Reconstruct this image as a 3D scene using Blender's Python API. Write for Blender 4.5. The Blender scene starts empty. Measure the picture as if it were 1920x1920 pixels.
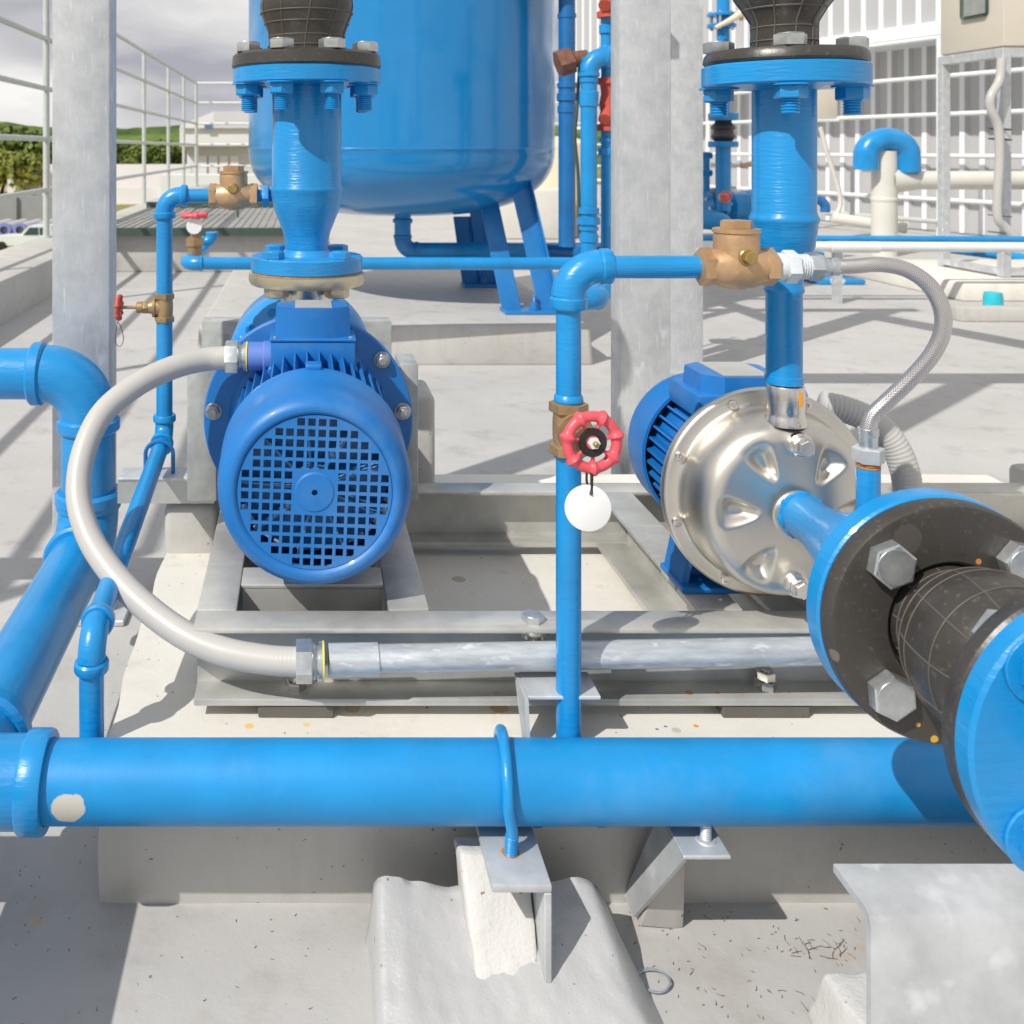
import bpy, bmesh, math, random
from mathutils import Vector, Matrix, noise
from mathutils.geometry import delaunay_2d_cdt
random.seed(7)
PI = math.pi
scene = bpy.context.scene
C = scene.collection

# ------------------------------------------------------------------ camera, sky, sun, exposure
F = 1827.0            # focal length in pixels of the 1920 px photograph
EYE = 0.80            # camera height over the roof floor; all lengths below are relative to the eye
cam_d = bpy.data.cameras.new('camera')
cam = bpy.data.objects.new('camera', cam_d); C.objects.link(cam)
cam.location = (0, 0, EYE); cam.rotation_euler = (PI/2, 0, 0)
cam_d.sensor_width = 36; cam_d.lens = F/1920*36
cam_d.shift_x = (960-570)/1920; cam_d.shift_y = -(960-279)/1920
cam_d.clip_start = 0.02; cam_d.clip_end = 6000
cam_d.dof.use_dof = True; cam_d.dof.focus_distance = 1.12; cam_d.dof.aperture_fstop = 13
scene.camera = cam
SUN = Vector((-.129, -.112, .168)).normalized()
w = bpy.data.worlds.new('World'); scene.world = w; w.use_nodes = True
nt = w.node_tree; nt.nodes.clear()
N = nt.nodes.new; L = nt.links.new
out = N('ShaderNodeOutputWorld'); mix = N('ShaderNodeMixShader')
b1 = N('ShaderNodeBackground'); b2 = N('ShaderNodeBackground')
sky = N('ShaderNodeTexSky'); sky.sky_type = 'NISHITA'; sky.sun_disc = False
sky.sun_elevation = math.asin(SUN.z); sky.sun_rotation = math.atan2(SUN.x, SUN.y)
L(sky.outputs[0], b1.inputs[0]); b1.inputs[1].default_value = 0.10
tc = N('ShaderNodeTexCoord'); mp = N('ShaderNodeMapping'); mp.inputs['Scale'].default_value = (1.0, 1.0, 3.2)
n1 = N('ShaderNodeTexNoise'); n1.inputs['Scale'].default_value = 1.7; n1.inputs['Detail'].default_value = 7; n1.inputs['Roughness'].default_value = .52
n2 = N('ShaderNodeTexNoise'); n2.inputs['Scale'].default_value = 3.1; n2.inputs['Detail'].default_value = 8
L(tc.outputs['Generated'], mp.inputs[0]); L(mp.outputs[0], n1.inputs['Vector']); L(mp.outputs[0], n2.inputs['Vector'])
cr = N('ShaderNodeValToRGB'); cr.color_ramp.elements[0].position = .12; cr.color_ramp.elements[1].position = .42
L(n1.outputs['Fac'], cr.inputs[0])
cc = N('ShaderNodeValToRGB')
cc.color_ramp.elements[0].position = .36; cc.color_ramp.elements[0].color = (.40, .405, .455, 1)
cc.color_ramp.elements[1].position = .68; cc.color_ramp.elements[1].color = (.92, .90, .87, 1)
L(n2.outputs['Fac'], cc.inputs[0]); L(cc.outputs[0], b2.inputs[0]); b2.inputs[1].default_value = 1.06
L(cr.outputs[0], mix.inputs[0]); L(b1.outputs[0], mix.inputs[1]); L(b2.outputs[0], mix.inputs[2]); L(mix.outputs[0], out.inputs[0])
sun_d = bpy.data.lights.new('sun', 'SUN'); sun_d.energy = 4.0; sun_d.angle = math.radians(.5); sun_d.color = (1, .962, .90)
sun = bpy.data.objects.new('sun', sun_d); C.objects.link(sun)
sun.rotation_euler = (-SUN).to_track_quat('-Z', 'Y').to_euler(); sun.location = (-3, -3, 6)
vs = scene.view_settings; vs.view_transform = 'Standard'; vs.look = 'None'; vs.exposure = 0.0; vs.gamma = 1
scene.render.engine = 'CYCLES'

# ------------------------------------------------------------------ materials
def newmat(name):
    m = bpy.data.materials.new(name); m.use_nodes = True
    return m, m.node_tree, m.node_tree.nodes['Principled BSDF']
def noise_node(t, scale, detail=4, rough=.55, stretch=None, coord='Object'):
    c = t.nodes.new('ShaderNodeTexCoord'); n = t.nodes.new('ShaderNodeTexNoise')
    n.inputs['Scale'].default_value = scale; n.inputs['Detail'].default_value = detail; n.inputs['Roughness'].default_value = rough
    if stretch:
        mp = t.nodes.new('ShaderNodeMapping'); mp.inputs['Scale'].default_value = stretch
        t.links.new(c.outputs[coord], mp.inputs[0]); t.links.new(mp.outputs[0], n.inputs['Vector'])
    else: t.links.new(c.outputs[coord], n.inputs['Vector'])
    return n
def ramp(t, src, stops):
    r = t.nodes.new('ShaderNodeValToRGB'); e = r.color_ramp.elements
    while len(e) < len(stops): e.new(.5)
    for k, (p, c) in enumerate(stops):
        e[k].position = p; e[k].color = (*c, 1) if len(c) == 3 else c
    t.links.new(src, r.inputs[0]); return r
def mixcol(t, fac, a, b):
    m = t.nodes.new('ShaderNodeMix'); m.data_type = 'RGBA'
    for sock, v in ((m.inputs[0], fac), (m.inputs[6], a), (m.inputs[7], b)):
        if hasattr(v, 'is_output'): t.links.new(v, sock)
        elif isinstance(v, (int, float)): sock.default_value = v
        else: sock.default_value = (*v, 1)
    return m.outputs[2]
def bump(t, p, src, strength, dist=.001, prev=None):
    b = t.nodes.new('ShaderNodeBump'); b.inputs['Strength'].default_value = strength; b.inputs['Distance'].default_value = dist
    t.links.new(src, b.inputs['Height'])
    if prev: t.links.new(prev, b.inputs['Normal'])
    t.links.new(b.outputs[0], p.inputs['Normal']); return b.outputs[0]
def spot_mask(t, centre, radius, wob=.35, nscale=60):
    g = t.nodes.new('ShaderNodeNewGeometry'); v = t.nodes.new('ShaderNodeVectorMath'); v.operation = 'DISTANCE'
    v.inputs[1].default_value = centre; t.links.new(g.outputs['Position'], v.inputs[0])
    n = t.nodes.new('ShaderNodeTexNoise'); n.inputs['Scale'].default_value = nscale; n.inputs['Detail'].default_value = 3
    t.links.new(g.outputs['Position'], n.inputs['Vector'])
    a = t.nodes.new('ShaderNodeMath'); a.operation = 'MULTIPLY_ADD'; a.inputs[1].default_value = radius*wob*2; a.inputs[2].default_value = -radius*wob
    t.links.new(n.outputs['Fac'], a.inputs[0])
    s = t.nodes.new('ShaderNodeMath'); s.operation = 'ADD'; t.links.new(v.outputs['Value'], s.inputs[0]); t.links.new(a.outputs[0], s.inputs[1])
    m = t.nodes.new('ShaderNodeMapRange'); m.inputs['From Min'].default_value = radius; m.inputs['From Max'].default_value = radius*.93
    t.links.new(s.outputs[0], m.inputs['Value']); return m.outputs[0]
def paint(name, col, rough=.33, ripple=.25, chips=.0, spots=(), vary=.12, stretch=(1, 1, 5), coat=.25, dust=.12):
    m, t, p = newmat(name)
    n = noise_node(t, 9, 5)
    a = tuple(c*(1-vary) for c in col); b = tuple(min(1, c*(1+vary)+.004) for c in col)
    c = ramp(t, n.outputs['Fac'], [(.3, a), (.7, b)]).outputs[0]
    if chips:
        n3 = noise_node(t, 75, 2, .4); k = ramp(t, n3.outputs['Fac'], [(.735-.02*chips, (0, 0, 0)), (.755-.02*chips, (1, 1, 1))])
        c = mixcol(t, k.outputs[0], c, tuple(.5*x+.33 for x in col))
    if dust:
        nd = noise_node(t, 3.5, 9, .72); k = ramp(t, nd.outputs['Fac'], [(.50, (0, 0, 0)), (.80, (dust,)*3)]); c = mixcol(t, k.outputs[0], c, (.30, .42, .55))
        ng = noise_node(t, 38, 6, .7); k = ramp(t, ng.outputs['Fac'], [(.64, (0, 0, 0)), (.80, (.35,)*3)]); c = mixcol(t, k.outputs[0], c, tuple(x*.45 for x in col))
    for ce, r, sc in spots: c = mixcol(t, spot_mask(t, ce, r), c, sc)
    t.links.new(c, p.inputs['Base Color'])
    n4 = noise_node(t, 6, 6); r = t.nodes.new('ShaderNodeMapRange'); r.inputs['To Min'].default_value = rough-.08; r.inputs['To Max'].default_value = rough+.14
    t.links.new(n4.outputs['Fac'], r.inputs['Value']); t.links.new(r.outputs[0], p.inputs['Roughness'])
    p.inputs['Coat Weight'].default_value = coat; p.inputs['Coat Roughness'].default_value = .12
    if ripple:
        n2 = noise_node(t, 45, 3, .5, stretch); bb = bump(t, p, n2.outputs['Fac'], ripple, .002)
        n5 = noise_node(t, 420, 2); bump(t, p, n5.outputs['Fac'], .12, .0006, bb)
    return m
def metal(name, col, rough=.4, metallic=.6, vary=.15, scale=12, stains=None, stretch=None, bmp=.15, streak=None, spots=()):
    m, t, p = newmat(name)
    n = noise_node(t, scale, 7, .62, stretch)
    a = tuple(c*(1-vary) for c in col); b = tuple(min(1, c*(1+vary)) for c in col)
    c = ramp(t, n.outputs['Fac'], [(.32, a), (.68, b)]).outputs[0]
    if streak:
        n2 = noise_node(t, streak[0], 3, .5, streak[1]); k = ramp(t, n2.outputs['Fac'], [(.60, (0, 0, 0)), (.72, (1, 1, 1))])
        c = mixcol(t, k.outputs[0], c, streak[2])
    if stains:
        n3 = noise_node(t, stains[0], 4, .6); k = ramp(t, n3.outputs['Fac'], [(stains[1], (0, 0, 0)), (stains[1]+.07, (1, 1, 1))])
        c = mixcol(t, k.outputs[0], c, stains[2])
    for ce, rr_, sc in spots: c = mixcol(t, spot_mask(t, ce, rr_), c, sc)
    t.links.new(c, p.inputs['Base Color']); p.inputs['Metallic'].default_value = metallic
    r = t.nodes.new('ShaderNodeMapRange'); r.inputs['To Min'].default_value = rough-.12; r.inputs['To Max'].default_value = rough+.12
    t.links.new(n.outputs['Fac'], r.inputs['Value']); t.links.new(r.outputs[0], p.inputs['Roughness'])
    if bmp: n4 = noise_node(t, 160, 4); bump(t, p, n4.outputs['Fac'], bmp, .001)
    return m
def plain(name, col, rough=.6, metallic=0, bmp=.1, vary=.1, scale=20, bscale=300):
    m, t, p = newmat(name)
    n = noise_node(t, scale, 5)
    c = ramp(t, n.outputs['Fac'], [(.3, tuple(x*(1-vary) for x in col)), (.7, tuple(min(1, x*(1+vary)) for x in col))])
    t.links.new(c.outputs[0], p.inputs['Base Color']); p.inputs['Roughness'].default_value = rough; p.inputs['Metallic'].default_value = metallic
    if bmp: n2 = noise_node(t, bscale, 3); bump(t, p, n2.outputs['Fac'], bmp, .001)
    return m
def concrete(name, col, dirt=(.30, .27, .22), dirt_amt=.5, rust=True, speck=True, bmp=.35, drips=False, spots=()):
    m, t, p = newmat(name)
    n = noise_node(t, 2.2, 8, .6); n2 = noise_node(t, 11, 8, .65)
    c = ramp(t, n.outputs['Fac'], [(.3, tuple(x*.90 for x in col)), (.7, tuple(min(1, x*1.07) for x in col))]).outputs[0]
    k = ramp(t, n2.outputs['Fac'], [(.52, (0, 0, 0)), (.78, (dirt_amt,)*3)])
    c = mixcol(t, k.outputs[0], c, dirt)
    if speck:
        n3 = noise_node(t, 130, 2, .4); k = ramp(t, n3.outputs['Fac'], [(.725, (0, 0, 0)), (.75, (.8, .8, .8))]); c = mixcol(t, k.outputs[0], c, (.16, .13, .10))
    if rust:
        n4 = noise_node(t, 17, 3, .5); k = ramp(t, n4.outputs['Fac'], [(.71, (0, 0, 0)), (.79, (.5, .5, .5))]); c = mixcol(t, k.outputs[0], c, (.62, .32, .10))
    if drips:
        nd = noise_node(t, 26, 4, .6, (1, 1, .10)); k = ramp(t, nd.outputs['Fac'], [(.52, (0, 0, 0)), (.72, (.45,)*3)]); c = mixcol(t, k.outputs[0], c, (.40, .38, .34))
    nk = noise_node(t, 5.5, 9, .75); k = ramp(t, nk.outputs['Fac'], [(.60, (0, 0, 0)), (.66, (.30,)*3), (.70, (0, 0, 0))]); c = mixcol(t, k.outputs[0], c, tuple(x*.62 for x in col))
    for ce, rr_, sc in spots: c = mixcol(t, spot_mask(t, ce, rr_), c, sc)
    t.links.new(c, p.inputs['Base Color']); p.inputs['Roughness'].default_value = .62
    n5 = noise_node(t, 30, 8, .7); b = bump(t, p, n5.outputs['Fac'], bmp, .003)
    n6 = noise_node(t, 260, 3); bump(t, p, n6.outputs['Fac'], bmp*.5, .0008, b)
    return m
BLUE = (.003, .248, .590)
def spangled(name):
    m, t, p = newmat(name); c0 = t.nodes.new('ShaderNodeTexCoord')
    def nz(scale, rot, st, det=5, ro=.6):
        mp = t.nodes.new('ShaderNodeMapping'); mp.inputs['Rotation'].default_value = rot; mp.inputs['Scale'].default_value = st
        n = t.nodes.new('ShaderNodeTexNoise'); n.inputs['Scale'].default_value = scale; n.inputs['Detail'].default_value = det; n.inputs['Roughness'].default_value = ro
        t.links.new(c0.outputs['Object'], mp.inputs[0]); t.links.new(mp.outputs[0], n.inputs['Vector']); return n
    a = nz(16, (0, 0, 0), (1, 1, 1), 7, .7); b = nz(60, (0, .55, 0), (3.2, 1, .35), 5, .65); d = nz(11, (0, .5, 0), (1.6, 1, .7), 3, .5)
    c = ramp(t, a.outputs['Fac'], [(.33, (.47, .49, .51)), (.66, (.63, .645, .66))]).outputs[0]
    k = ramp(t, b.outputs['Fac'], [(.56, (0, 0, 0)), (.70, (.75, .75, .75))]); c = mixcol(t, k.outputs[0], c, (.76, .78, .80))
    k = ramp(t, d.outputs['Fac'], [(.655, (0, 0, 0)), (.68, (.6, .6, .6))]); c = mixcol(t, k.outputs[0], c, (.74, .77, .82))
    k = ramp(t, nz(30, (0, .3, 0), (1, 1, .6), 5, .7).outputs['Fac'], [(.62, (0, 0, 0)), (.80, (.6, .6, .6))]); c = mixcol(t, k.outputs[0], c, (.52, .50, .45))
    t.links.new(c, p.inputs['Base Color']); p.inputs['Metallic'].default_value = .30
    r_ = t.nodes.new('ShaderNodeMapRange'); r_.inputs['To Min'].default_value = .62; r_.inputs['To Max'].default_value = .30
    t.links.new(b.outputs['Fac'], r_.inputs['Value']); t.links.new(r_.outputs[0], p.inputs['Roughness'])
    bump(t, p, b.outputs['Fac'], .25, .0015); return m
M = {}
P0 = lambda px, py, d: ((px-570)*d/F, d, EYE-(py-279)*d/F)
M['blue'] = paint('blue_pipe_paint', BLUE, .30, .35, 0)
M['blue_rough'] = paint('blue_brushed_paint', BLUE, .30, .36, 0, stretch=(1, 1, 9))
M['blue_header'] = paint('blue_header_paint', BLUE, .42, .07, 0, dust=.26, coat=.05, stretch=(3, 1, 1), spots=(
    (P0(128, 1524, .93), .0175, (.52, .50, .45)), (P0(955, 1545, .93), .006, (.75, .35, .03)),
    (P0(707, 1427, .925), .0022, (.45, .6, .8)), (P0(1095, 1472, .925), .0022, (.45, .6, .8)), (P0(390, 1510, .922), .0018, (.45, .6, .8)),
    (P0(640, 1512, .925), .0045, (.16, .42, .75))))
M['blue_motor'] = paint('blue_motor_paint', (.006, .160, .485), .42, .10, 0, coat=.05, dust=.355, stretch=(1, 1, 1), vary=.08)
M['blue_boss'] = paint('dusty_blue_boss', (.10, .20, .55), .5, .1)
M['blue_tank'] = paint('blue_tank_paint', (.003, .215, .53), .17, .05, 0, coat=.5, dust=0, vary=.04, stretch=(1, 1, .3))
M['blue_leg'] = paint('blue_leg_paint', (.012, .19, .50), .4, .08, 0, coat=.1)
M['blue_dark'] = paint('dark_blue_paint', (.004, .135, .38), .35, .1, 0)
M['blue_volute'] = paint('light_blue_casing_paint', (.004, .24, .62), .3, .2, .4)
M['galv'] = metal('galvanised_steel', (.55, .57, .58), .50, .35, .14, 22, streak=(26, (1.2, 1, 1), (.70, .72, .74)), stains=(40, .70, (.46, .43, .36)))
M['galv_post'] = spangled('galvanised_column')
M['galv_edge'] = metal('galvanised_side', (.40, .47, .53), .35, .55, .1, 6)
M['zinc'] = metal('zinc_bolt', (.55, .58, .59), .34, .8, .18, 60, bmp=.1)
M['conduit'] = metal('zinc_conduit', (.53, .57, .60), .42, .45, .20, 60, stretch=(.35, 2, 2), streak=(90, (.5, 1.5, 1.5), (.78, .81, .84)), stains=(30, .69, (.55, .52, .47)))
M['galv_old'] = metal('weathered_galvanised', (.42, .43, .41), .55, .25, .22, 24, streak=(14, (1, 1, .5), (.56, .57, .56)), stains=(30, .66, (.34, .31, .25)))
M['frame'] = metal('dull_frame_steel', (.53, .525, .49), .44, .45, .22, 9, stains=(26, .705, (.42, .22, .08)), stretch=(1, 1, 1), streak=(18, (.5, 2, 1), (.62, .61, .57)), spots=tuple((P0(a, b, 1.062), q, (.62, .33, .12)) for a, b, q in ((1292, 1302, .0050), (1345, 1298, .0026), (1368, 1303, .0022), (930, 1300, .0030), (960, 1306, .0024), (860, 1304, .0022), (1480, 1302, .0022), (1185, 1305, .0018))))
M['stainless'] = metal('stainless_steel', (.70, .66, .585), .40, 1.0, .05, 5, bmp=.03, stains=(150, .80, (.45, .2, .06)))
M['stain_plain'] = metal('stainless_fitting', (.74, .71, .66), .28, 1.0, .1, 30, bmp=.05)
M['bronze'] = metal('cast_bronze', (.56, .36, .20), .42, .55, .16, 30, bmp=.5)
M['bronze_dull'] = metal('dull_bronze', (.40, .27, .14), .45, .5, .2, 30, bmp=.5)
M['brass'] = metal('brass', (.42, .30, .11), .38, .7, .15, 40)
M['tan_flange'] = metal('zinc_plated_flange', (.58, .52, .38), .30, .7, .1, 10)
M['rust'] = plain('rust_orange', (.50, .20, .05), .8, 0, .3, .4, 90)
M['zinc_dark'] = metal('dull_zinc', (.40, .42, .43), .42, .7, .2, 90, bmp=.1)
M['rubber'] = metal('black_rubber', (.048, .043, .038), .34, .0, .22, 9, streak=(190, (1, 1, 1), (.085, .078, .068)), bmp=.25)
M['rubber_marked'] = metal('black_rubber_marked', (.048, .043, .038), .42, .0, .22, 9, streak=(190, (1, 1, 1), (.085, .078, .068)), bmp=.3, spots=((P0(1835, 1053, .7875), .0026, (.60, .25, .05)), (P0(1722, 1359, .7875), .0018, (.75, .35, .04)), (P0(1752, 1386, .7875), .0035, (.70, .42, .03)), (P0(1560, 1230, .79), .006, (.16, .14, .11)), (P0(1700, 1010, .7875), .012, (.075, .068, .058))))
M['rubber_line'] = plain('rubber_moulding_line', (.105, .092, .075), .55, 0, 0)
M['black'] = plain('black_plastic', (.022, .020, .018), .4, 0, 0)
M['dark'] = plain('dark_inside', (.012, .014, .02), .7, 0, 0)
M['red'] = plain('red_plastic', (.74, .095, .12), .38, 0, .1, .08, 40)
M['red_iron'] = plain('red_valve_paint', (.55, .085, .05), .5, 0, .2)
M['rust_iron'] = plain('rusty_iron', (.17, .07, .045), .7, 0, .5, .35, 60)
M['white'] = plain('white_plastic', (.80, .80, .79), .35, 0, 0, .02)
M['ptfe'] = plain('white_tape', (.60, .64, .67), .5, 0, .5, .05)
M['yellow'] = plain('yellow_gasket', (.75, .66, .12), .4, 0, 0)
M['hose'] = plain('grey_plastic_hose', (.49, .475, .445), .38, 0, .05, .03, 6)
M['hose_dirty'] = plain('grey_ribbed_hose', (.50, .49, .46), .45, 0, .05, .06)
M['label'] = plain('worn_label', (.50, .50, .47), .45, .3, .1)
M['floor'] = concrete('roof_floor_paint', (.50, .488, .470), (.33, .305, .265), .60)
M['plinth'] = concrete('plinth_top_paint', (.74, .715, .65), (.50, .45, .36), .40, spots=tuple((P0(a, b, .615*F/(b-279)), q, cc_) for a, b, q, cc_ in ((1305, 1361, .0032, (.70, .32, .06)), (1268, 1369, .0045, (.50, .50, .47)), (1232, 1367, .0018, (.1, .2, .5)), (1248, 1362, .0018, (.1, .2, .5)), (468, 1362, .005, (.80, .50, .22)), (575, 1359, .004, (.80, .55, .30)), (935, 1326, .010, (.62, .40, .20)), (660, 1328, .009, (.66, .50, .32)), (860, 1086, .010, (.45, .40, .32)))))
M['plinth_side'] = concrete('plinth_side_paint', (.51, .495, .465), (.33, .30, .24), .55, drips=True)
M['pier'] = concrete('pier_paint', (.455, .455, .455), (.38, .36, .32), .35, rust=True, bmp=.6)
M['pier'].node_tree.nodes['Principled BSDF'].inputs['Roughness'].default_value = .36
M['cement'] = concrete('cement_plaster', (.62, .61, .585), (.52, .52, .50), .7, rust=False, bmp=1.0)
M['white_paint'] = plain('white_rail_paint', (.74, .76, .75), .4, 0, .05, .05)
M['grey_rail'] = plain('grey_rail_paint', (.52, .56, .54), .45, 0, .05, .06)
M['beige'] = plain('beige_plastic_pipe', (.66, .64, .58), .4, 0, .02, .05, 5)
M['cabinet'] = plain('cream_cabinet_paint', (.66, .60, .50), .42, 0, .03, .03, 3)
M['cream'] = plain('cream_plastic', (.70, .62, .46), .45, 0, 0, .06, 3)
M['yellow_liquid'] = plain('yellow_liquid', (.60, .44, .14), .4, 0, 0, .06, 3)
M['green_dark'] = plain('dark_green_steel', (.05, .085, .07), .5, 0, .1)
M['turq'] = plain('turquoise_cap', (.03, .50, .60), .4, 0, 0)
M['pad'] = plain('rubber_pad', (.13, .12, .10), .8, 0, .4)
M['twig'] = plain('dry_twig', (.17, .11, .06), .9, 0, 0, .4, 80)
def braided():
    m, t, p = newmat('braided_steel'); uv = t.nodes.new('ShaderNodeUVMap')
    sep = t.nodes.new('ShaderNodeSeparateXYZ'); t.links.new(uv.outputs[0], sep.inputs[0])
    res = []
    for sgn in (1, -1):
        a = t.nodes.new('ShaderNodeMath'); a.operation = 'MULTIPLY'; a.inputs[1].default_value = 2600; t.links.new(sep.outputs[0], a.inputs[0])
        b = t.nodes.new('ShaderNodeMath'); b.operation = 'MULTIPLY'; b.inputs[1].default_value = 2*PI*22*sgn; t.links.new(sep.outputs[1], b.inputs[0])
        c = t.nodes.new('ShaderNodeMath'); c.operation = 'ADD'; t.links.new(a.outputs[0], c.inputs[0]); t.links.new(b.outputs[0], c.inputs[1])
        s = t.nodes.new('ShaderNodeMath'); s.operation = 'SINE'; t.links.new(c.outputs[0], s.inputs[0]); res.append(s.outputs[0])
    mx = t.nodes.new('ShaderNodeMath'); mx.operation = 'MAXIMUM'; t.links.new(res[0], mx.inputs[0]); t.links.new(res[1], mx.inputs[1])
    r = ramp(t, mx.outputs[0], [(.0, (.36, .33, .32)), (.8, (.80, .76, .74))]); t.links.new(r.outputs[0], p.inputs['Base Color'])
    p.inputs['Metallic'].default_value = .9; p.inputs['Roughness'].default_value = .28
    bump(t, p, mx.outputs[0], .3, .0004); return m
M['braid'] = braided()

# ------------------------------------------------------------------ mesh building
def frame_of(axis):
    a = Vector(axis).normalized(); h = Vector((0, 0, 1)) if abs(a.z) < .9 else Vector((1, 0, 0))
    u = a.cross(h).normalized(); v = a.cross(u).normalized(); return a, u, v
class MB:
    def __init__(s): s.bm = bmesh.new(); s.uv = None; s.sharp = 35
    def box(s, x0, x1, y0, y1, z0, z1, bev=0, seg=1, rot=None, mi=0):
        r = bmesh.ops.create_cube(s.bm, size=1); vs_ = r['verts']
        cx, cy, cz = (x0+x1)/2, (y0+y1)/2, (z0+z1)/2
        for v in vs_: v.co = Vector((v.co.x*(x1-x0), v.co.y*(y1-y0), v.co.z*(z1-z0)))
        if rot is not None:
            for v in vs_: v.co = rot @ v.co
        for v in vs_: v.co += Vector((cx, cy, cz))
        if bev:
            es = list({e for v in vs_ for e in v.link_edges})
            bmesh.ops.bevel(s.bm, geom=es, offset=bev, segments=seg, affect='EDGES', profile=.5)
        return s
    def hexa(s, pts, bev=0, seg=2):       # 8 corner points: bottom 4 then top 4
        v = [s.bm.verts.new(p) for p in pts]
        fs = [s.bm.faces.new([v[i] for i in q]) for q in ((3, 2, 1, 0), (4, 5, 6, 7), (0, 1, 5, 4), (1, 2, 6, 5), (2, 3, 7, 6), (3, 0, 4, 7))]
        if bev: bmesh.ops.bevel(s.bm, geom=list({e for f in fs for e in f.edges}), offset=bev, segments=seg, affect='EDGES', profile=.5)
        return s
    def lathe(s, prof, o, axis, seg=48, mod=None):   # prof: (t along axis, radius)
        a, u, v = frame_of(axis); o = Vector(o); rings = []
        for (t, r) in prof:
            if r < 1e-6: rings.append([s.bm.verts.new(o+a*t)]); continue
            rings.append([s.bm.verts.new(o+a*t+(u*math.cos(2*PI*k/seg)+v*math.sin(2*PI*k/seg))*(r*(mod(t, 2*PI*k/seg) if mod else 1))) for k in range(seg)])
        for A, B in zip(rings, rings[1:]):
            for k in range(seg):
                q = (k+1) % seg
                if len(A) == 1 and len(B) == 1: continue
                if len(A) == 1: s.bm.faces.new((A[0], B[k], B[q]))
                elif len(B) == 1: s.bm.faces.new((A[k], B[0], A[q]))
                else: s.bm.faces.new((A[k], B[k], B[q], A[q]))
        return s
    def cyl(s, p0, p1, r0, r1=None, seg=32, ch=0):
        p0, p1 = Vector(p0), Vector(p1); r1 = r0 if r1 is None else r1; Ln = (p1-p0).length
        if ch: pr = [(0, 0), (0, r0-ch), (ch, r0), (Ln-ch, r1), (Ln, r1-ch), (Ln, 0)]
        else: pr = [(0, 0), (0, r0), (Ln, r1), (Ln, 0)]
        return s.lathe(pr, p0, p1-p0, seg)
    def tube(s, pts, r, seg=20, smooth=0, cap=True):
        P = [Vector(p) for p in pts]
        if smooth: P = catmull(P, smooth)
        n = len(P); rr = r if callable(r) else (lambda f, L_: r)
        tan = [(P[min(i+1, n-1)]-P[max(i-1, 0)]).normalized() for i in range(n)]
        _, u, v = frame_of(tan[0]); rings = []; dist = 0; uvl = s.bm.loops.layers.uv.verify(); ds = []
        for i in range(n):
            if i:
                dist += (P[i]-P[i-1]).length
                q = tan[i-1].rotation_difference(tan[i]); u = (q @ u); u = (u-tan[i]*u.dot(tan[i])).normalized()
            v = tan[i].cross(u); ds.append(dist)
        _, u, v = frame_of(tan[0]); total = dist
        for i in range(n):
            if i:
                q = tan[i-1].rotation_difference(tan[i]); u = (q @ u); u = (u-tan[i]*u.dot(tan[i])).normalized()
            v = tan[i].cross(u); ri = rr(ds[i]/max(total, 1e-9), ds[i])
            rings.append([s.bm.verts.new(P[i]+(u*math.cos(2*PI*k/seg)+v*math.sin(2*PI*k/seg))*ri) for k in range(seg)])
        for i in range(n-1):
            for k in range(seg):
                q = (k+1) % seg; f = s.bm.faces.new((rings[i][k], rings[i][q], rings[i+1][q], rings[i+1][k]))
                for lp, (a, b) in zip(f.loops, ((ds[i], k), (ds[i], k+1), (ds[i+1], k+1), (ds[i+1], k))): lp[uvl].uv = (a, b/seg)
        if cap: s.bm.faces.new(rings[0][::-1]); s.bm.faces.new(rings[-1])
        return s
    def hexp(s, p0, p1, R, rot=0, ch=.0, n=6):
        p0, p1 = Vector(p0), Vector(p1); a, u, v = frame_of(p1-p0); Ln = (p1-p0).length
        prof = [(0, R*.97), (ch, R), (Ln-ch, R), (Ln, R*(1-.1 if ch else 1))] if ch else [(0, R), (Ln, R)]
        rings = [[s.bm.verts.new(p0+a*t+(u*math.cos(2*PI*k/n+rot)+v*math.sin(2*PI*k/n+rot))*r) for k in range(n)] for t, r in prof]
        for A, B in zip(rings, rings[1:]):
            for k in range(n): s.bm.faces.new((A[k], A[(k+1) % n], B[(k+1) % n], B[k]))
        s.bm.faces.new(rings[0][::-1]); s.bm.faces.new(rings[-1]); return s
    def torus(s, c, axis, R, r, seg=40, rs=10, a0=0, a1=2*PI, rmod=None):
        a, u, v = frame_of(axis); c = Vector(c); full = abs(a1-a0-2*PI) < 1e-6; rings = []
        for i in range(seg+(0 if full else 1)):
            th = a0+(a1-a0)*i/seg; e = u*math.cos(th)+v*math.sin(th); r_ = r*(rmod(th) if rmod else 1)
            rings.append([s.bm.verts.new(c+e*(R+r_*math.cos(2*PI*k/rs))+a*r_*math.sin(2*PI*k/rs)) for k in range(rs)])
        m = len(rings)
        for i in range(m if full else m-1):
            for k in range(rs): s.bm.faces.new((rings[i][k], rings[(i+1) % m][k], rings[(i+1) % m][(k+1) % rs], rings[i][(k+1) % rs]))
        if not full: s.bm.faces.new(rings[0]); s.bm.faces.new(rings[-1][::-1])
        return s
    def sphere(s, c, r, sc=(1, 1, 1), u=24, v=14):
        g = bmesh.ops.create_uvsphere(s.bm, u_segments=u, v_segments=v, radius=r)
        for q in g['verts']: q.co = Vector((q.co.x*sc[0], q.co.y*sc[1], q.co.z*sc[2]))+Vector(c)
        return s
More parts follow.
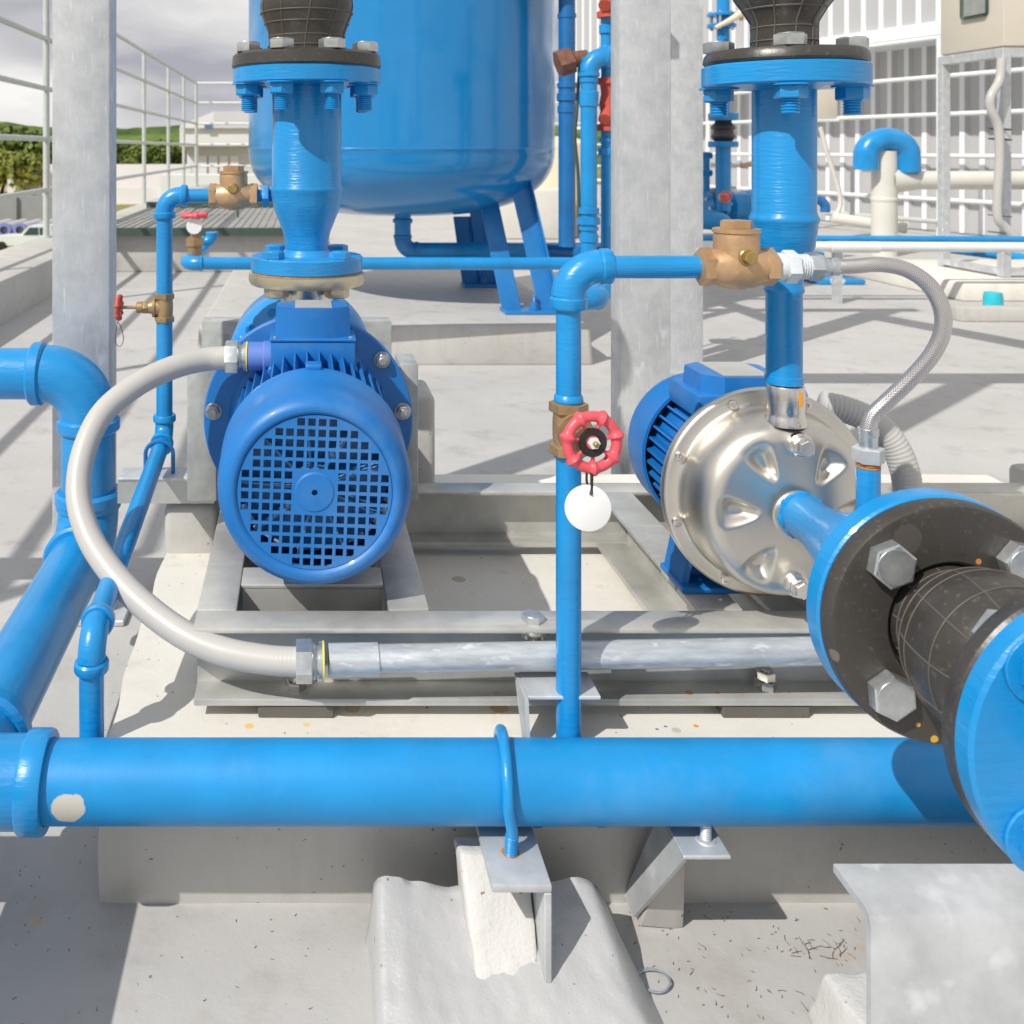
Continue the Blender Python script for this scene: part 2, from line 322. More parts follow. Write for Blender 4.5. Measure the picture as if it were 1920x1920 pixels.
    def thread(s, p0, p1, r, pitch=.0022, seg=20):
        Ln = (Vector(p1)-Vector(p0)).length; n = max(3, int(Ln/pitch)); pr = [(0, 0)]
        for i in range(n): pr += [(Ln*i/n, r*.86), (Ln*(i+.35)/n, r), (Ln*(i+.65)/n, r)]
        pr += [(Ln, r*.86), (Ln, 0)]
        return s.lathe(pr, p0, Vector(p1)-Vector(p0), seg)
    def wobble(s, amp, scale=8, seed=0):
        for v in s.bm.verts:
            n = noise.noise_vector(v.co*scale+Vector((seed, seed*.7, seed*.3))); v.co += n*amp
        return s
def catmull(P, n):
    out_ = []
    Q = [P[0]*2-P[1]]+P+[P[-1]*2-P[-2]]
    for i in range(1, len(Q)-2):
        for k in range(n):
            t = k/n; a, b, c, d = Q[i-1], Q[i], Q[i+1], Q[i+2]
            out_.append(.5*((2*b)+(c-a)*t+(2*a-5*b+4*c-d)*t*t+(3*b-a-3*c+d)*t**3))
    out_.append(P[-1]); return out_
def mk(name, mb, mat, parent=None, org=None, smooth=True):
    """link a builder as one mesh object; coordinates are eye-relative"""
    bm = mb.bm if isinstance(mb, MB) else mb; ang = mb.sharp if isinstance(mb, MB) else 35
    bmesh.ops.recalc_face_normals(bm, faces=bm.faces)
    if parent is not None:
        root = parent
        while root.parent is not None: root = root.parent
        o0 = Vector(root['_o'])
    else: o0 = Vector(org) if org is not None else Vector((0, 0, 0))
    bmesh.ops.translate(bm, verts=bm.verts, vec=-o0)
    if smooth:
        lim = math.radians(ang)
        for e in bm.edges: e.smooth = not (len(e.link_faces) == 2 and e.calc_face_angle(0) > lim)
        for f in bm.faces: f.smooth = True
    me = bpy.data.meshes.new(name); bm.to_mesh(me); bm.free()
    for x in (mat if isinstance(mat, (list, tuple)) else [mat]): me.materials.append(x)
    o = bpy.data.objects.new(name, me); C.objects.link(o)
    if parent is not None: o.parent = parent
    else: o.location = o0+Vector((0, 0, EYE))
    return o
def thing(name, label, cat, o, group=None):
    e = bpy.data.objects.new(name, None); C.objects.link(e); e.empty_display_size = .05
    e.location = Vector(o)+Vector((0, 0, EYE)); e['_o'] = tuple(o); e['label'] = label; e['category'] = cat
    if group: e['group'] = group
    return e
def tag(o, label, cat, group=None):
    o['label'] = label; o['category'] = cat
    if group: o['group'] = group
    return o
def struct(o, kind='structure'): o['kind'] = kind; return o
def W(px, py, d): return Vector(((px-570)*d/F, d, -(py-279)*d/F))
def arc(corner, dA, dB, R, n=12):
    """points of a quarter bend that leaves corner along dA and dB"""
    c, a, b = Vector(corner), Vector(dA).normalized(), Vector(dB).normalized(); cen = c+a*R+b*R; pts = []
    for i in range(n+1):
        t = PI/2*i/n; pts.append(cen-b*R*math.cos(t)-a*R*math.sin(t))
    return pts
def elbow(parent, corner, dA, dB, R, r, mat, cr=1.22, cl=.55, name='elbow'):
    mb = MB(); mb.tube(arc(corner, dA, dB, R), r*1.12, 32)
    c = Vector(corner)
    for d_ in (Vector(dA).normalized(), Vector(dB).normalized()):
        p = c+d_*(R-.02*r); l = r*cl; rr = r*cr
        mb.lathe([(0, 0), (0, rr*.9), (l*.18, rr), (l*.82, rr), (l, rr*.93), (l, 0)], p, d_, 40)
    return mk(name, mb, mat, parent)
def collar(parent, p, axis, r, l, mat, name='collar'):
    return mk(name, MB().lathe([(0, 0), (0, r*.9), (l*.2, r), (l*.8, r), (l, r*.93), (l, 0)], p, axis, 48), mat, parent)
def bolt(parent, p, axis, R, h, mat, washer=None, shank=None, rot=.3, name='bolt'):
    """hex head standing on p towards axis; washer (r, h); shank (r, length) continues past the head"""
    a = Vector(axis).normalized(); p = Vector(p); mb = MB(); mb.sharp = 25
    if washer: mb.cyl(p, p+a*washer[1], washer[0], seg=28, ch=washer[1]*.2); p = p+a*washer[1]
    mb.hexp(p, p+a*h, R, rot, h*.08); mb.lathe([(0, R*.80), (h*.05, R*.78), (h*.05, 0)], p+a*h*1.0, a, 24)
    if shank: mb.thread(p+a*h, p+a*(h+shank[1]), shank[0])
    return mk(name, mb, mat, parent)
# ------------------------------------------------------------------ the setting: ground, roof, sky side
GZ = -6.8
def groundmat():
    m, t, p = newmat('ground_field'); n = noise_node(t, .012, 6); n2 = noise_node(t, .15, 6)
    c = ramp(t, n.outputs['Fac'], [(.42, (.17, .20, .035)), (.50, (.20, .22, .04)), (.56, (.36, .28, .13)), (.65, (.40, .32, .20))]).outputs[0]
    k = ramp(t, n2.outputs['Fac'], [(.45, (0, 0, 0)), (.7, (.5, .5, .5))]); c = mixcol(t, k.outputs[0], c, (.12, .15, .03))
    t.links.new(c, p.inputs['Base Color']); p.inputs['Roughness'].default_value = .9; return m
mb = MB(); mb.box(-3000, 3000, -200, 4500, GZ-1, GZ); struct(mk('ground', mb, groundmat()))
lawn = plain('lawn', (.20, .26, .03), .9, 0, 0, .15, .3)
mb = MB(); mb.box(-70, -8, 46, 92, GZ, GZ+.02); struct(mk('lawn', mb, lawn))
dirt = plain('bare_soil', (.46, .33, .19), .95, 0, 0, .3, .15)
mb = MB(); mb.box(-160, -20, 118, 175, GZ, GZ+.03); struct(mk('bare_ground', mb, dirt))
mb = MB(); mb.box(-1.369, 26, -5, 15.9, GZ, -.80); o = struct(mk('roof_floor', mb, M['floor']))
# hills far behind
def hillmat():
    m, t, p = newmat('forest_hill'); n = noise_node(t, .05, 8, .7); n2 = noise_node(t, .008, 4)
    c = ramp(t, n.outputs['Fac'], [(.35, (.028, .060, .010)), (.5, (.07, .13, .014)), (.65, (.14, .20, .03))]).outputs[0]
    k = ramp(t, n2.outputs['Fac'], [(.5, (0, 0, 0)), (.6, (.6, .6, .6))]); c = mixcol(t, k.outputs[0], c, (.16, .26, .02))
    t.links.new(c, p.inputs['Base Color']); p.inputs['Roughness'].default_value = .95
    bump(t, p, n.outputs['Fac'], 1, 4); return m
mb = MB(); g = []
nx, ny = 150, 36
for j in range(ny):
    row = []
    for i in range(nx):
        x = -480+i*7.0; y = 330+j*16
        h = 26*min(1, j/14)**1.1*(.82+.3*noise.noise(Vector((x*.006, y*.004, 1))))
        h += 2.6*noise.noise(Vector((x*.09, y*.08, 4)))+1.6*noise.noise(Vector((x*.3, y*.3, 9)))
        row.append(mb.bm.verts.new((x, y, GZ-1.5+max(0, h))))
    g.append(row)
for j in range(ny-1):
    for i in range(nx-1): mb.bm.faces.new((g[j][i], g[j][i+1], g[j+1][i+1], g[j+1][i]))
struct(mk('hills', mb, hillmat(), smooth=False))

# trees beyond the yard
leafm = []
for k, (a, b) in enumerate((((.055, .095, .014), (.17, .22, .035)), ((.10, .14, .018), (.28, .30, .05)))):
    m, t, p = newmat('leaves_%s' % 'ab'[k]); n = noise_node(t, .5, 4); c = ramp(t, n.outputs['Fac'], [(.35, a), (.65, b)])
    t.links.new(c.outputs[0], p.inputs['Base Color']); p.inputs['Roughness'].default_value = .8; leafm.append(m)
bark = plain('bark', (.10, .075, .05), .9)
def tree_mesh(seed, h, r, low=False):
    rnd = random.Random(seed); cm = MB(); lobes = []
    for k in range(9): lobes.append((Vector((rnd.uniform(-.6, .6)*r, rnd.uniform(-.6, .6)*r, h*rnd.uniform(.25 if low else .45, .85))), r*rnd.uniform(.35, .6)))
    for k in range(1500):
        c, rr = rnd.choice(lobes); d = Vector((rnd.gauss(0, 1), rnd.gauss(0, 1), rnd.gauss(0, 1))).normalized()
        p = c+d*rr*rnd.uniform(.7, 1.08); s = r*rnd.uniform(.07, .15)
        a = Vector((rnd.gauss(0, 1), rnd.gauss(0, 1), rnd.gauss(0, 1))).normalized(); b = a.cross(d+Vector((.01, 0, 0))).normalized()
        cm.bm.faces.new([cm.bm.verts.new(p+a*s), cm.bm.verts.new(p+b*s*.7), cm.bm.verts.new(p-a*s), cm.bm.verts.new(p-b*s*.7)])
    tm = MB(); tm.tube([(0, 0, 0), (.1*r, 0, h*.3), (-.05*r, .05*r, h*.7)], lambda f, d: r*.07*(1-f*.7), 8)
    for c, rr in lobes[:5]: tm.tube([(0, 0, h*.3), c*.6+Vector((0, 0, h*.15)), c], lambda f, d: r*.03*(1-f*.6), 6)
    return cm, tm
def tree(name, label, cat, px, d, h, r, seed, mi, group=None, low=False):
    o = Vector(((px-570)*d/F, d, GZ)); t = thing(name, label, cat, o, group); cm, tm = tree_mesh(seed, h, r, low)
    for m_ in (cm, tm): bmesh.ops.translate(m_.bm, verts=m_.bm.verts, vec=o)
    mk('crown', cm, leafm[mi], t, smooth=False); mk('trunk', tm, bark, t)
tree('broadleaf_tree', 'tall dark tree top right of the leftmost group beside the near rail post', 'tree', 62, 150, 9.6, 5.6, 1, 0, 'trees beyond the left railing')
tree('broadleaf_tree', 'dark green tree in the middle of the group at the left edge', 'tree', 22, 152, 8.0, 6, 2, 0, 'trees beyond the left railing')
tree('broadleaf_tree', 'lower bright green tree in front of the dark trees at the left', 'tree', 55, 140, 5.2, 4.2, 3, 1, 'trees beyond the left railing')
tree('broadleaf_tree', 'leftmost bright green tree cut off by the photo edge', 'tree', 2, 142, 5.8, 4.4, 4, 1, 'trees beyond the left railing')
tree('round_bush', 'lone dark green bush just right of the left steel column', 'bush', 226, 165, 5.2, 3.2, 5, 0, None, True)
rf = random.Random(3)
ORD = 'leftmost,second,third,fourth,fifth,sixth,seventh,eighth,ninth,tenth,rightmost'.split(',')
for k in range(11):
    px = 215+k*11+rf.uniform(-4, 4); d = rf.uniform(300, 330)
    o = Vector(((px-570)*d/F, d, GZ)); h = rf.uniform(5.5, 9); lab = ORD[k]+(' from left' if 0 < k < 10 else '')+' tree in the dark row under the green hill'
    if k == 0: src = None
    if src is None:
        src = thing('woodland_tree', lab, 'tree', o, 'trees at the foot of the hill')
        cm, tm = tree_mesh(11, 9, 6, True)
        for m_ in (cm, tm): bmesh.ops.translate(m_.bm, verts=m_.bm.verts, vec=o)
        mk('crown', cm, leafm[0], src, smooth=False); mk('trunk', tm, bark, src)
    else:
        t = src.copy(); C.objects.link(t); t['label'] = lab; t.location = o+Vector((0, 0, EYE)); t.scale = (1, 1, h/9); t.rotation_euler = (0, 0, k*1.7)
        for ch in src.children: c = ch.copy(); C.objects.link(c); c.parent = t

# white factory building beyond the left railing
bw = plain('white_cladding', (.74, .74, .76), .5, 0, .02, .03, .2); bw2 = plain('grey_white_cladding', (.60, .61, .64), .5, 0, 0, .03, .2)
db = plain('faded_blue_sign', (.10, .18, .34), .5)
D = 150; s = D/F
t = thing('factory_building', 'large white factory hall with shallow gable roof behind the far railing', 'building', (-14, D, GZ))
def bx(x0, y0, x1, y1, d0, d1): return (x0-570)*s, (x1-570)*s, d0, d1, -(y1-279)*s, -(y0-279)*s
x0, x1, a, b, z0, z1 = bx(350, 275, 720, 372, D, D+40); mk('wall', MB().box(x0, x1, a, b, GZ, z1), bw2, t)
x0, x1, a, b, z0, z1 = bx(340, 240, 740, 262, D-2, D+42); mk('eaves_band', MB().box(x0, x1, a, b, z0-1, z1), bw, t)
q = lambda px, py, dd: Vector(((px-570)*s, D+dd, -(py-279)*s))
mb = MB(); v = [mb.bm.verts.new(q(*p)) for p in ((342, 241, -2.5), (405, 241, -2.5), (405, 209, -2.5), (342, 236, -2.5), (342, 241, 40), (740, 241, 40), (740, 205, 40), (342, 236, 40))]
mb = MB(); A = [q(342, 241, -2.6), q(404, 241, -2.6), q(404, 210, -2.6), q(342, 236, -2.6)]; B = [p+Vector((0, 40, 0)) for p in A]
mb.hexa(A+B); mk('gable_wall', mb, bw, t)
mb = MB(); A = [q(404.2, 241, -2.6), q(760, 241, -2.6), q(760, 210, -2.6), q(404.2, 210, -2.6)]; B = [p+Vector((0, 40, 0)) for p in A]
mb.hexa(A+B); mk('roof_side', mb, bw2, t)
mk('sign', MB().box(*[(387-570)*s, (401-570)*s, D-2.75, D-2.65, -(243-279)*s, -(231-279)*s]), db, t)
for k in range(5):
    mk('door_panel', MB().box((352+k*20-570)*s, (368+k*20-570)*s, D-.3, D-.1, GZ, -(292-279)*s), bw, t)
t = tag(mk('low_white_wall', MB().box(-42, -16, 138, 139, GZ, -(308-279)*138/F), bw, org=(-30, 138, GZ)), 'long low white wall crossing the yard under the hill', 'wall')
mb = MB(); mb.box(-28.5, -12, 120, 121, GZ, -(352-279)*120/F); tag(mk('low_white_building', mb.box(-17.5, -5, 119, 126, GZ, -(328-279)*120/F), bw, org=(-20, 120, GZ)), 'low white building in front of the factory hall, railings before it', 'building')
# retaining wall, stacked pipes and the pickup at the far left
gw = plain('grey_block_wall', (.30, .30, .31), .8, 0, 0, .06, 1)
mb = MB(); mb.box(-60, -21.4, 84, 85, GZ, -(368-279)*84/F)
for k in range(12): mb.box(-59+k*3.1, -58.8+k*3.1, 83.7, 84, GZ, -(368-279)*84/F)
tag(mk('retaining_wall', mb, gw, org=(-30, 84, GZ)), 'grey retaining wall with ribs behind the stacked drain pipes', 'wall')
pb = plain('pipe_end_blue', (.22, .25, .62), .6, 0, 0); pg = plain('pale_drain_pipe', (.52, .50, .50), .6, 0, 0)
for k in range(10):
    X = -30.6+k*1.22; t = thing('drain_pipe', ('leftmost,second,third,fourth,fifth,sixth,seventh,eighth,ninth,rightmost'.split(',')[k])+(' from left' if 0 < k < 9 else '')+' blue ended drain pipe below the grey wall', 'pipe', (X, 77, GZ+.45), 'drain pipes laid out in a row on the ground')
    mk('pipe', MB().cyl((X, 76, GZ+.5), (X, 81, GZ+.5), .5, seg=14), pg, t)
    mb = MB(); mb.lathe([(0, .3), (0, .54), (.4, .54), (.4, .3)], (X, 75.6, GZ+.5), (0, 1, 0), 14); mk('blue_end', mb, pb, t)
carw = plain('white_car_paint', (.75, .76, .77), .3, 0, 0, .02); glass = plain('dark_window_glass', (.05, .08, .10), .15, 0, 0)
D = 64; s = D/F; cx = (40-570)*s
t = thing('pickup_truck', 'white pickup truck parked on the lawn behind the railing post', 'pickup truck', (cx, D, GZ))
def prism(mb, prof, y0, y1):
    a = [mb.bm.verts.new((x, y0, z)) for x, z in prof]; b = [mb.bm.verts.new((x, y1, z)) for x, z in prof]; n = len(prof)
    mb.bm.faces.new(a); mb.bm.faces.new(b[::-1])
    for i in range(n): mb.bm.faces.new((a[i], a[(i+1) % n], b[(i+1) % n], b[i]))
    return mb
g0 = GZ
mk('body', prism(MB(), [(cx-2.2, g0+.45), (cx-2.25, g0+.95), (cx-1.2, g0+1.08), (cx+3, g0+1.08), (cx+3, g0+.45)], D, D+1.8), carw, t)
mk('cab', prism(MB(), [(cx-.2, g0+1.08), (cx+.45, g0+1.72), (cx+1.9, g0+1.74), (cx+2.0, g0+1.08)], D+.08, D+1.7), carw, t)
mk('side_window', prism(MB(), [(cx+.1, g0+1.12), (cx+.52, g0+1.62), (cx+1.1, g0+1.63), (cx+1.1, g0+1.12)], D+.05, D+.09), glass, t)
mk('side_window', prism(MB(), [(cx+1.18, g0+1.12), (cx+1.18, g0+1.63), (cx+1.78, g0+1.63), (cx+1.85, g0+1.12)], D+.05, D+.09), glass, t)
for X in (cx-1.3, cx+2.1): mk('wheel', MB().cyl((X, D-.05, g0+.36), (X, D+.2, g0+.36), .36, seg=18, ch=.03), M['black'], t)

# parapet with its railing on the left and at the back
mb = MB(); mb.box(-1.80, -1.37, -5, 16.3, GZ, -.598, .012, 2); tag(mk('parapet', mb, M['plinth_side'], org=(-1.6, 5, -.8)), 'broad light grey parapet along the left edge of the roof', 'parapet')
mb = MB(); mb.box(-1.36, 26, 15.9, 16.3, GZ, -.60, .012, 2); tag(mk('rear_parapet', mb, M['plinth_side'], org=(5, 16, -.8)), 'low light grey parapet along the far end of the roof', 'parapet')
def railing(name, label, pts, zs, zb, rp, rr, mat, cat='railing'):
    P = [Vector(p) for p in pts]; t = thing(name, label, cat, (P[0].x, P[0].y, zb))
    for p in P:
        mb = MB(); mb.cyl((p.x, p.y, zb), (p.x, p.y, zs[-1]), rp, seg=14); mb.cyl((p.x, p.y, zb), (p.x, p.y, zb+.012), rp*2, seg=14); mk('post', mb, mat, t)
    for z in zs: mk('rail', MB().tube([(p.x, p.y, z) for p in (P[0], P[-1])], rr, 12), mat, t)
    return t
RZ = (-.278, .067, .406, .742, 1.06)
railing('side_railing', 'white tube railing on the left parapet running away from the viewer', [(-1.74, d, 0) for d in (.7, 2.6, 4.6, 6.58, 8.6, 10.6, 12.5, 14.1, 15.7)], RZ, -.598, .022, .018, M['grey_rail'])
railing('rear_railing', 'white tube railing across the far end of the roof behind the blue tank', [(-1.74+.01+1.9*k, 15.72, 0) for k in range(8)], RZ, -.60, .022, .018, M['white_paint'])

# raised hatch with sheet lid on the left
t = thing('roof_hatch', 'flat hatch with grey ribbed sheet lid and dark edge on a concrete curb', 'hatch', (-.6, 7.1, -.8))
mk('curb', MB().box(-1.368, .02, 6.33, 8.4, -.8, -.535, .01, 2), M['plinth_side'], t)
mb = MB(); mb.box(-1.36, .0, 6.27, 8.45, -.525, -.512)
for k in range(26): mb.box(-1.34+k*.051, -1.325+k*.051, 6.28, 8.44, -.512, -.506)
mk('lid', mb, plain('grey_sheet', (.33, .33, .31), .6, .2, .1, .1, 4), t)
mb = MB(); mb.box(-1.365, .01, 6.255, 6.268, -.56, -.508); mk('edge_trim', mb, M['green_dark'], t)
mb = MB(); mb.box(-1.365, .01, 8.44, 8.46, -.55, -.46); mk('edge_trim', mb, M['green_dark'], t)
mb = MB(); mb.tube([(-.80, 7.0, -.50), (-.78, 7.02, -.43), (-.62, 7.05, -.41), (-.5, 7.1, -.42), (-.48, 7.1, -.50)], .008, 8, 5); mk('handle', mb, M['green_dark'], t)
mb = MB(); mb.tube([(-.78, 7.5, -.44), (-.60, 7.5, -.44), (-.55, 7.5, -.42), (-.40, 7.5, -.42)], .012, 8); mk('handle', mb, M['green_dark'], t)

# profiled metal wall on the right, upper part standing out over the lower
wd = Vector((-.257, 1, 0)).normalized(); wn = Vector((-wd.y, wd.x, 0)); A0 = Vector((6.12, 9.5, 0))
def wp(sdist, nn, z): p = A0+wd*sdist+wn*nn; return Vector((p.x, p.y, z))
clad = plain('wall_cladding', (.50, .50, .505), .42, .15, .03, .04, .6); cladw = plain('white_cladding_strip', (.80, .82, .86), .4, 0, 0, .02)
t = thing('metal_wall', 'tall wall of ribbed grey and white metal sheeting on the right', 'wall', wp(0, 0, -.8))
def ribbed(s0, s1, nn, z0, z1, pitch=.205, dep=.035):
    mb = MB(); n = int((s1-s0)/pitch); pts = []
    for k in range(n):
        b = s0+k*pitch; pts += [(b, 0), (b+pitch*.50, 0), (b+pitch*.62, dep), (b+pitch*.88, dep)]
    pts.append((s0+n*pitch, 0))
    lo = [mb.bm.verts.new(wp(a, nn+d_, z0)) for a, d_ in pts]; hi = [mb.bm.verts.new(wp(a, nn+d_, z1)) for a, d_ in pts]
    for i in range(len(pts)-1):
        f = mb.bm.faces.new((lo[i], lo[i+1], hi[i+1], hi[i])); f.material_index = 1 if i % 4 in (2,) else 0
    lo2 = [mb.bm.verts.new(wp(a, nn-.03, z0)) for a in (s0, s0+n*pitch)]; hi2 = [mb.bm.verts.new(wp(a, nn-.03, z1)) for a in (s0, s0+n*pitch)]
    mb.bm.faces.new((lo2[1], lo2[0], hi2[0], hi2[1]))
    return mb
mk('lower_sheeting', ribbed(-4.2, 5.6, 0, -.79, 1.25), [clad, cladw], t, smooth=False)
mk('upper_sheeting', ribbed(-4.2, 5.6, .72, 1.12, 4.2), [clad, cladw], t, smooth=False)
mb = MB(); A = [wp(-4.2, 0, 1.0), wp(5.6, 0, 1.0), wp(5.6, .80, 1.0), wp(-4.2, .80, 1.0)]; mb.hexa(A+[p+Vector((0, 0, .12)) for p in A]); mk('ledge', mb, cladw, t)
pts = [wp(sx, 1.05, 0) for sx in (-4.0, -2.5, -1.05, .45, 1.95, 3.45, 4.95)]
railing('wall_railing', 'white tube railing standing in front of the ribbed metal wall', pts, (-.43, -.06, .29, .61, .94), -.8, .026, .02, M['white_paint'])

# ------------------------------------------------------------------ pipe rack: two galvanised columns and their beams, some added for shadow
def column(name, label, x0, x1, d, dep, z0, z1, base=None):
    t = thing(name, label, 'steel column', ((x0+x1)/2, d, z0)); mb = MB(); mb.box(x0, x1, d, d+dep, z0, z1, .004, 2); mk('shaft', mb, M['galv_post'], t)
    mk('base_plate', MB().box(x0-.03, x1+.03, d-.03, d+dep+.03, z0, z0+.01, .002), M['galv'], t); return t
d = 1.66; t = column('steel_column', 'broad mottled galvanised steel column at the left edge, tallest in the picture', (97-570)*d/F, (206-570)*d/F, d, .062, -.80, 1.6)
d = 1.90; t = column('steel_column', 'bright galvanised column just left of the right riser, nearer of two', (1163-570)*d/F, (1259-570)*d/F, d, .062, -.80, 1.35)
d = 3.47; t = column('steel_column', 'narrower galvanised column half hidden behind the nearer one', (1258-570)*d/F, (1319-570)*d/F, d, .075, -.80, 1.15)
tag(mk('unseen_beam', MB().box(.55, 3.6, 2.44, 2.54, .52, .60, .004), M['galv'], org=(2, 2.5, .52)), 'galvanised cross beam of the pipe rack above the picture', 'beam')
mb = MB(); A = [Vector(p) for p in ((1.33, 3.5, .90), (1.43, 3.5, .90), (1.93, 2.0, .90), (1.83, 2.0, .90))]; mb.hexa(A+[p+Vector((0, 0, .08)) for p in A])
tag(mk('unseen_beam', mb, M['galv'], org=(1.6, 2.8, .9)), 'galvanised beam running from the far column above the picture', 'beam')

tag(mk('unseen_beam', MB().box(.95, 1.03, 3.2, 4.6, .72, .78, .004), M['galv'], org=(1, 3.9, .72)), 'unseen beam running away above the tank, added for its floor shadow', 'beam')  # added overhead beam, casts one bar of the floor shadow lattice
tag(mk('unseen_beam', MB().box(.45, 1.9, 3.82, 3.88, .64, .70, .004), M['galv'], org=(1.2, 3.85, .64)), 'unseen cross beam between tank and far column, added for its floor shadow', 'beam')  # added so its shadow crosses the other bar on the floor
# ------------------------------------------------------------------ plinths
mb = MB(); mb.hexa([(-.222, 1.034, -.81), (1.30, 1.034, -.81), (1.30, 1.86, -.81), (-.222, 1.86, -.81), (-.208, 1.016, -.615), (1.29, 1.016, -.615), (1.29, 1.84, -.615), (-.208, 1.84, -.615)])
bmesh.ops.subdivide_edges(mb.bm, edges=mb.bm.edges, cuts=26, use_grid_fill=True)
for v in mb.bm.verts:
    n = noise.noise_vector(v.co*9)
    if v.co.z > -.616: v.co.z += n.z*.0012
    else: v.co += Vector((n.x*.004, n.y*.0015, 0))
    if v.co.x < -.20: v.co.x += n.y*.010
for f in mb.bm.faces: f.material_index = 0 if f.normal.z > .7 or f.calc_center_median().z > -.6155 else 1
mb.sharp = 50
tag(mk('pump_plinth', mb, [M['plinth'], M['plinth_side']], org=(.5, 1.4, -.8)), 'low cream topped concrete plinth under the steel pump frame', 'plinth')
mb = MB(); mb.hexa([(-.40, 3.60, -.81), (1.075, 3.60, -.81), (1.075, 5.5, -.81), (-.40, 5.5, -.81), (-.39, 3.61, -.652), (1.065, 3.61, -.652), (1.065, 5.48, -.652), (-.39, 5.48, -.652)], .02, 3)
tag(mk('tank_plinth', mb, M['plinth_side'], org=(.4, 4.4, -.8)), 'wide light grey concrete plinth under the blue tank', 'plinth')

# concrete pier in the foreground
mb = MB(); g = []; nx, ny = 70, 60
for j in range(ny+1):
    row = []
    for i in range(nx+1):
        a, b = i/nx, j/ny
        dd = .985-.36*b; yy = dd
        xl = .060-.004*b; xr = .288+.050*b; x = xl-.012+(xr-xl+.07)*a
        e = min((x-xl)/.012, (xr+.045-x)/.055, (.985-dd)/.016+.02); e = max(0, min(1, e)); e = e*e*(3-2*e)
        u = (x-xl)/(xr-xl)
        top = -.716-.066*min(1, (.985-dd)/.125)**.9
        top += .007*math.exp(-((u-.12)/.09)**2)*max(0, 1-b*1.8) + .006*math.exp(-((u-.93)/.07)**2)*max(0, 1-b*2.0) - .004*math.exp(-((u-.34)/.16)**2)*max(0, 1-b*2)
        top += .0035*noise.noise(Vector((x*30, dd*26, 0)))+.0016*noise.noise(Vector((x*80, dd*80, 3)))+.0012*abs(noise.noise(Vector((x*150, dd*60, 7))))
        row.append(mb.bm.verts.new((x, yy, -.81+(max(top, -.797)+.81)*e)))
    g.append(row)
for j in range(ny):
    for i in range(nx): mb.bm.faces.new((g[j][i], g[j][i+1], g[j+1][i+1], g[j+1][i]))
g0_ = [mb.bm.verts.new((x, y, -.83)) for x, y in ((.04, .62), (.04, 1.0), (.37, 1.0), (.37, .62))]
mb.bm.faces.new(g0_); mb.sharp = 80
tag(mk('concrete_pier', mb, M['pier'], org=(.18, .9, -.8)), 'lumpy light grey concrete pier under the front angle bracket', 'pier')
mb = MB(); mb.hexa([(.160, .884, -.785), (.2195, .888, -.785), (.2195, .955, -.79), (.160, .975, -.79), (.153, .956, -.692), (.2195, .956, -.692), (.2195, .985, -.692), (.150, .985, -.692)], .004, 2)
bmesh.ops.subdivide_edges(mb.bm, edges=mb.bm.edges, cuts=5, use_grid_fill=True); mb.wobble(.0028, 45, 3); mb.sharp = 70
tag(mk('cement_block', mb, M['cement'], org=(.19, .93, -.78)), 'rough white plastered block wedged under the front bracket', 'cement block')
# angle bracket in front
t = thing('angle_bracket', 'galvanised angle bracket with a rusty bolt hole carrying the front header pipe', 'bracket', (.2, .93, -.72))
mk('top_flange', MB().box(.1722, .2275, .893, .985, -.6825, -.6748, .0018, 2), M['galv'], t)
mk('vertical_leg', MB().box(.2205, .2275, .8932, .975, -.776, -.6827, .0012), M['galv'], t)
mb = MB(); mb.lathe([(0, .0001), (0, .0088), (.0004, .0082), (.0004, .0001)], (.198, .9345, -.6747), (0, 0, 1), 20); mk('rust_ring', mb, M['rust'], t)
# folded bracket behind it
t = thing('folded_bracket', 'folded galvanised bracket on the floor right of the pier, bolt through its top', 'bracket', (.36, .95, -.75))
mk('top_plate', MB().box(.3625, .408, .93, .995, -.679, -.675, .001), M['galv'], t)
mb = MB(); mb.hexa([(.340, 1.005, -.792), (.340, 1.036, -.792), (.344, 1.036, -.792), (.344, 1.005, -.792), (.3625, .931, -.6795), (.3625, .995, -.6795), (.3665, .995, -.6795), (.3665, .931, -.6795)]); mk('sloping_plate', mb, M['galv'], t)
mb = MB(); mb.hexa([(.345, 1.000, -.80), (.390, 1.000, -.80), (.390, 1.040, -.80), (.345, 1.040, -.80), (.364, .972, -.70), (.388, .985, -.69), (.388, 1.03, -.69), (.364, 1.03, -.70)], .002)
bmesh.ops.subdivide_edges(mb.bm, edges=mb.bm.edges, cuts=3, use_grid_fill=True); mb.wobble(.002, 50); mk('mortar', mb, M['plinth_side'], t)
mb = MB(); mb.thread((.3925, .952, -.69), (.3925, .952, -.64), .0055); mb.lathe([(0, .0001), (0, .010), (.001, .009), (.001, .0001)], (.3925, .952, -.675), (0, 0, 1), 20); mk('stud', mb, M['galv'], t)
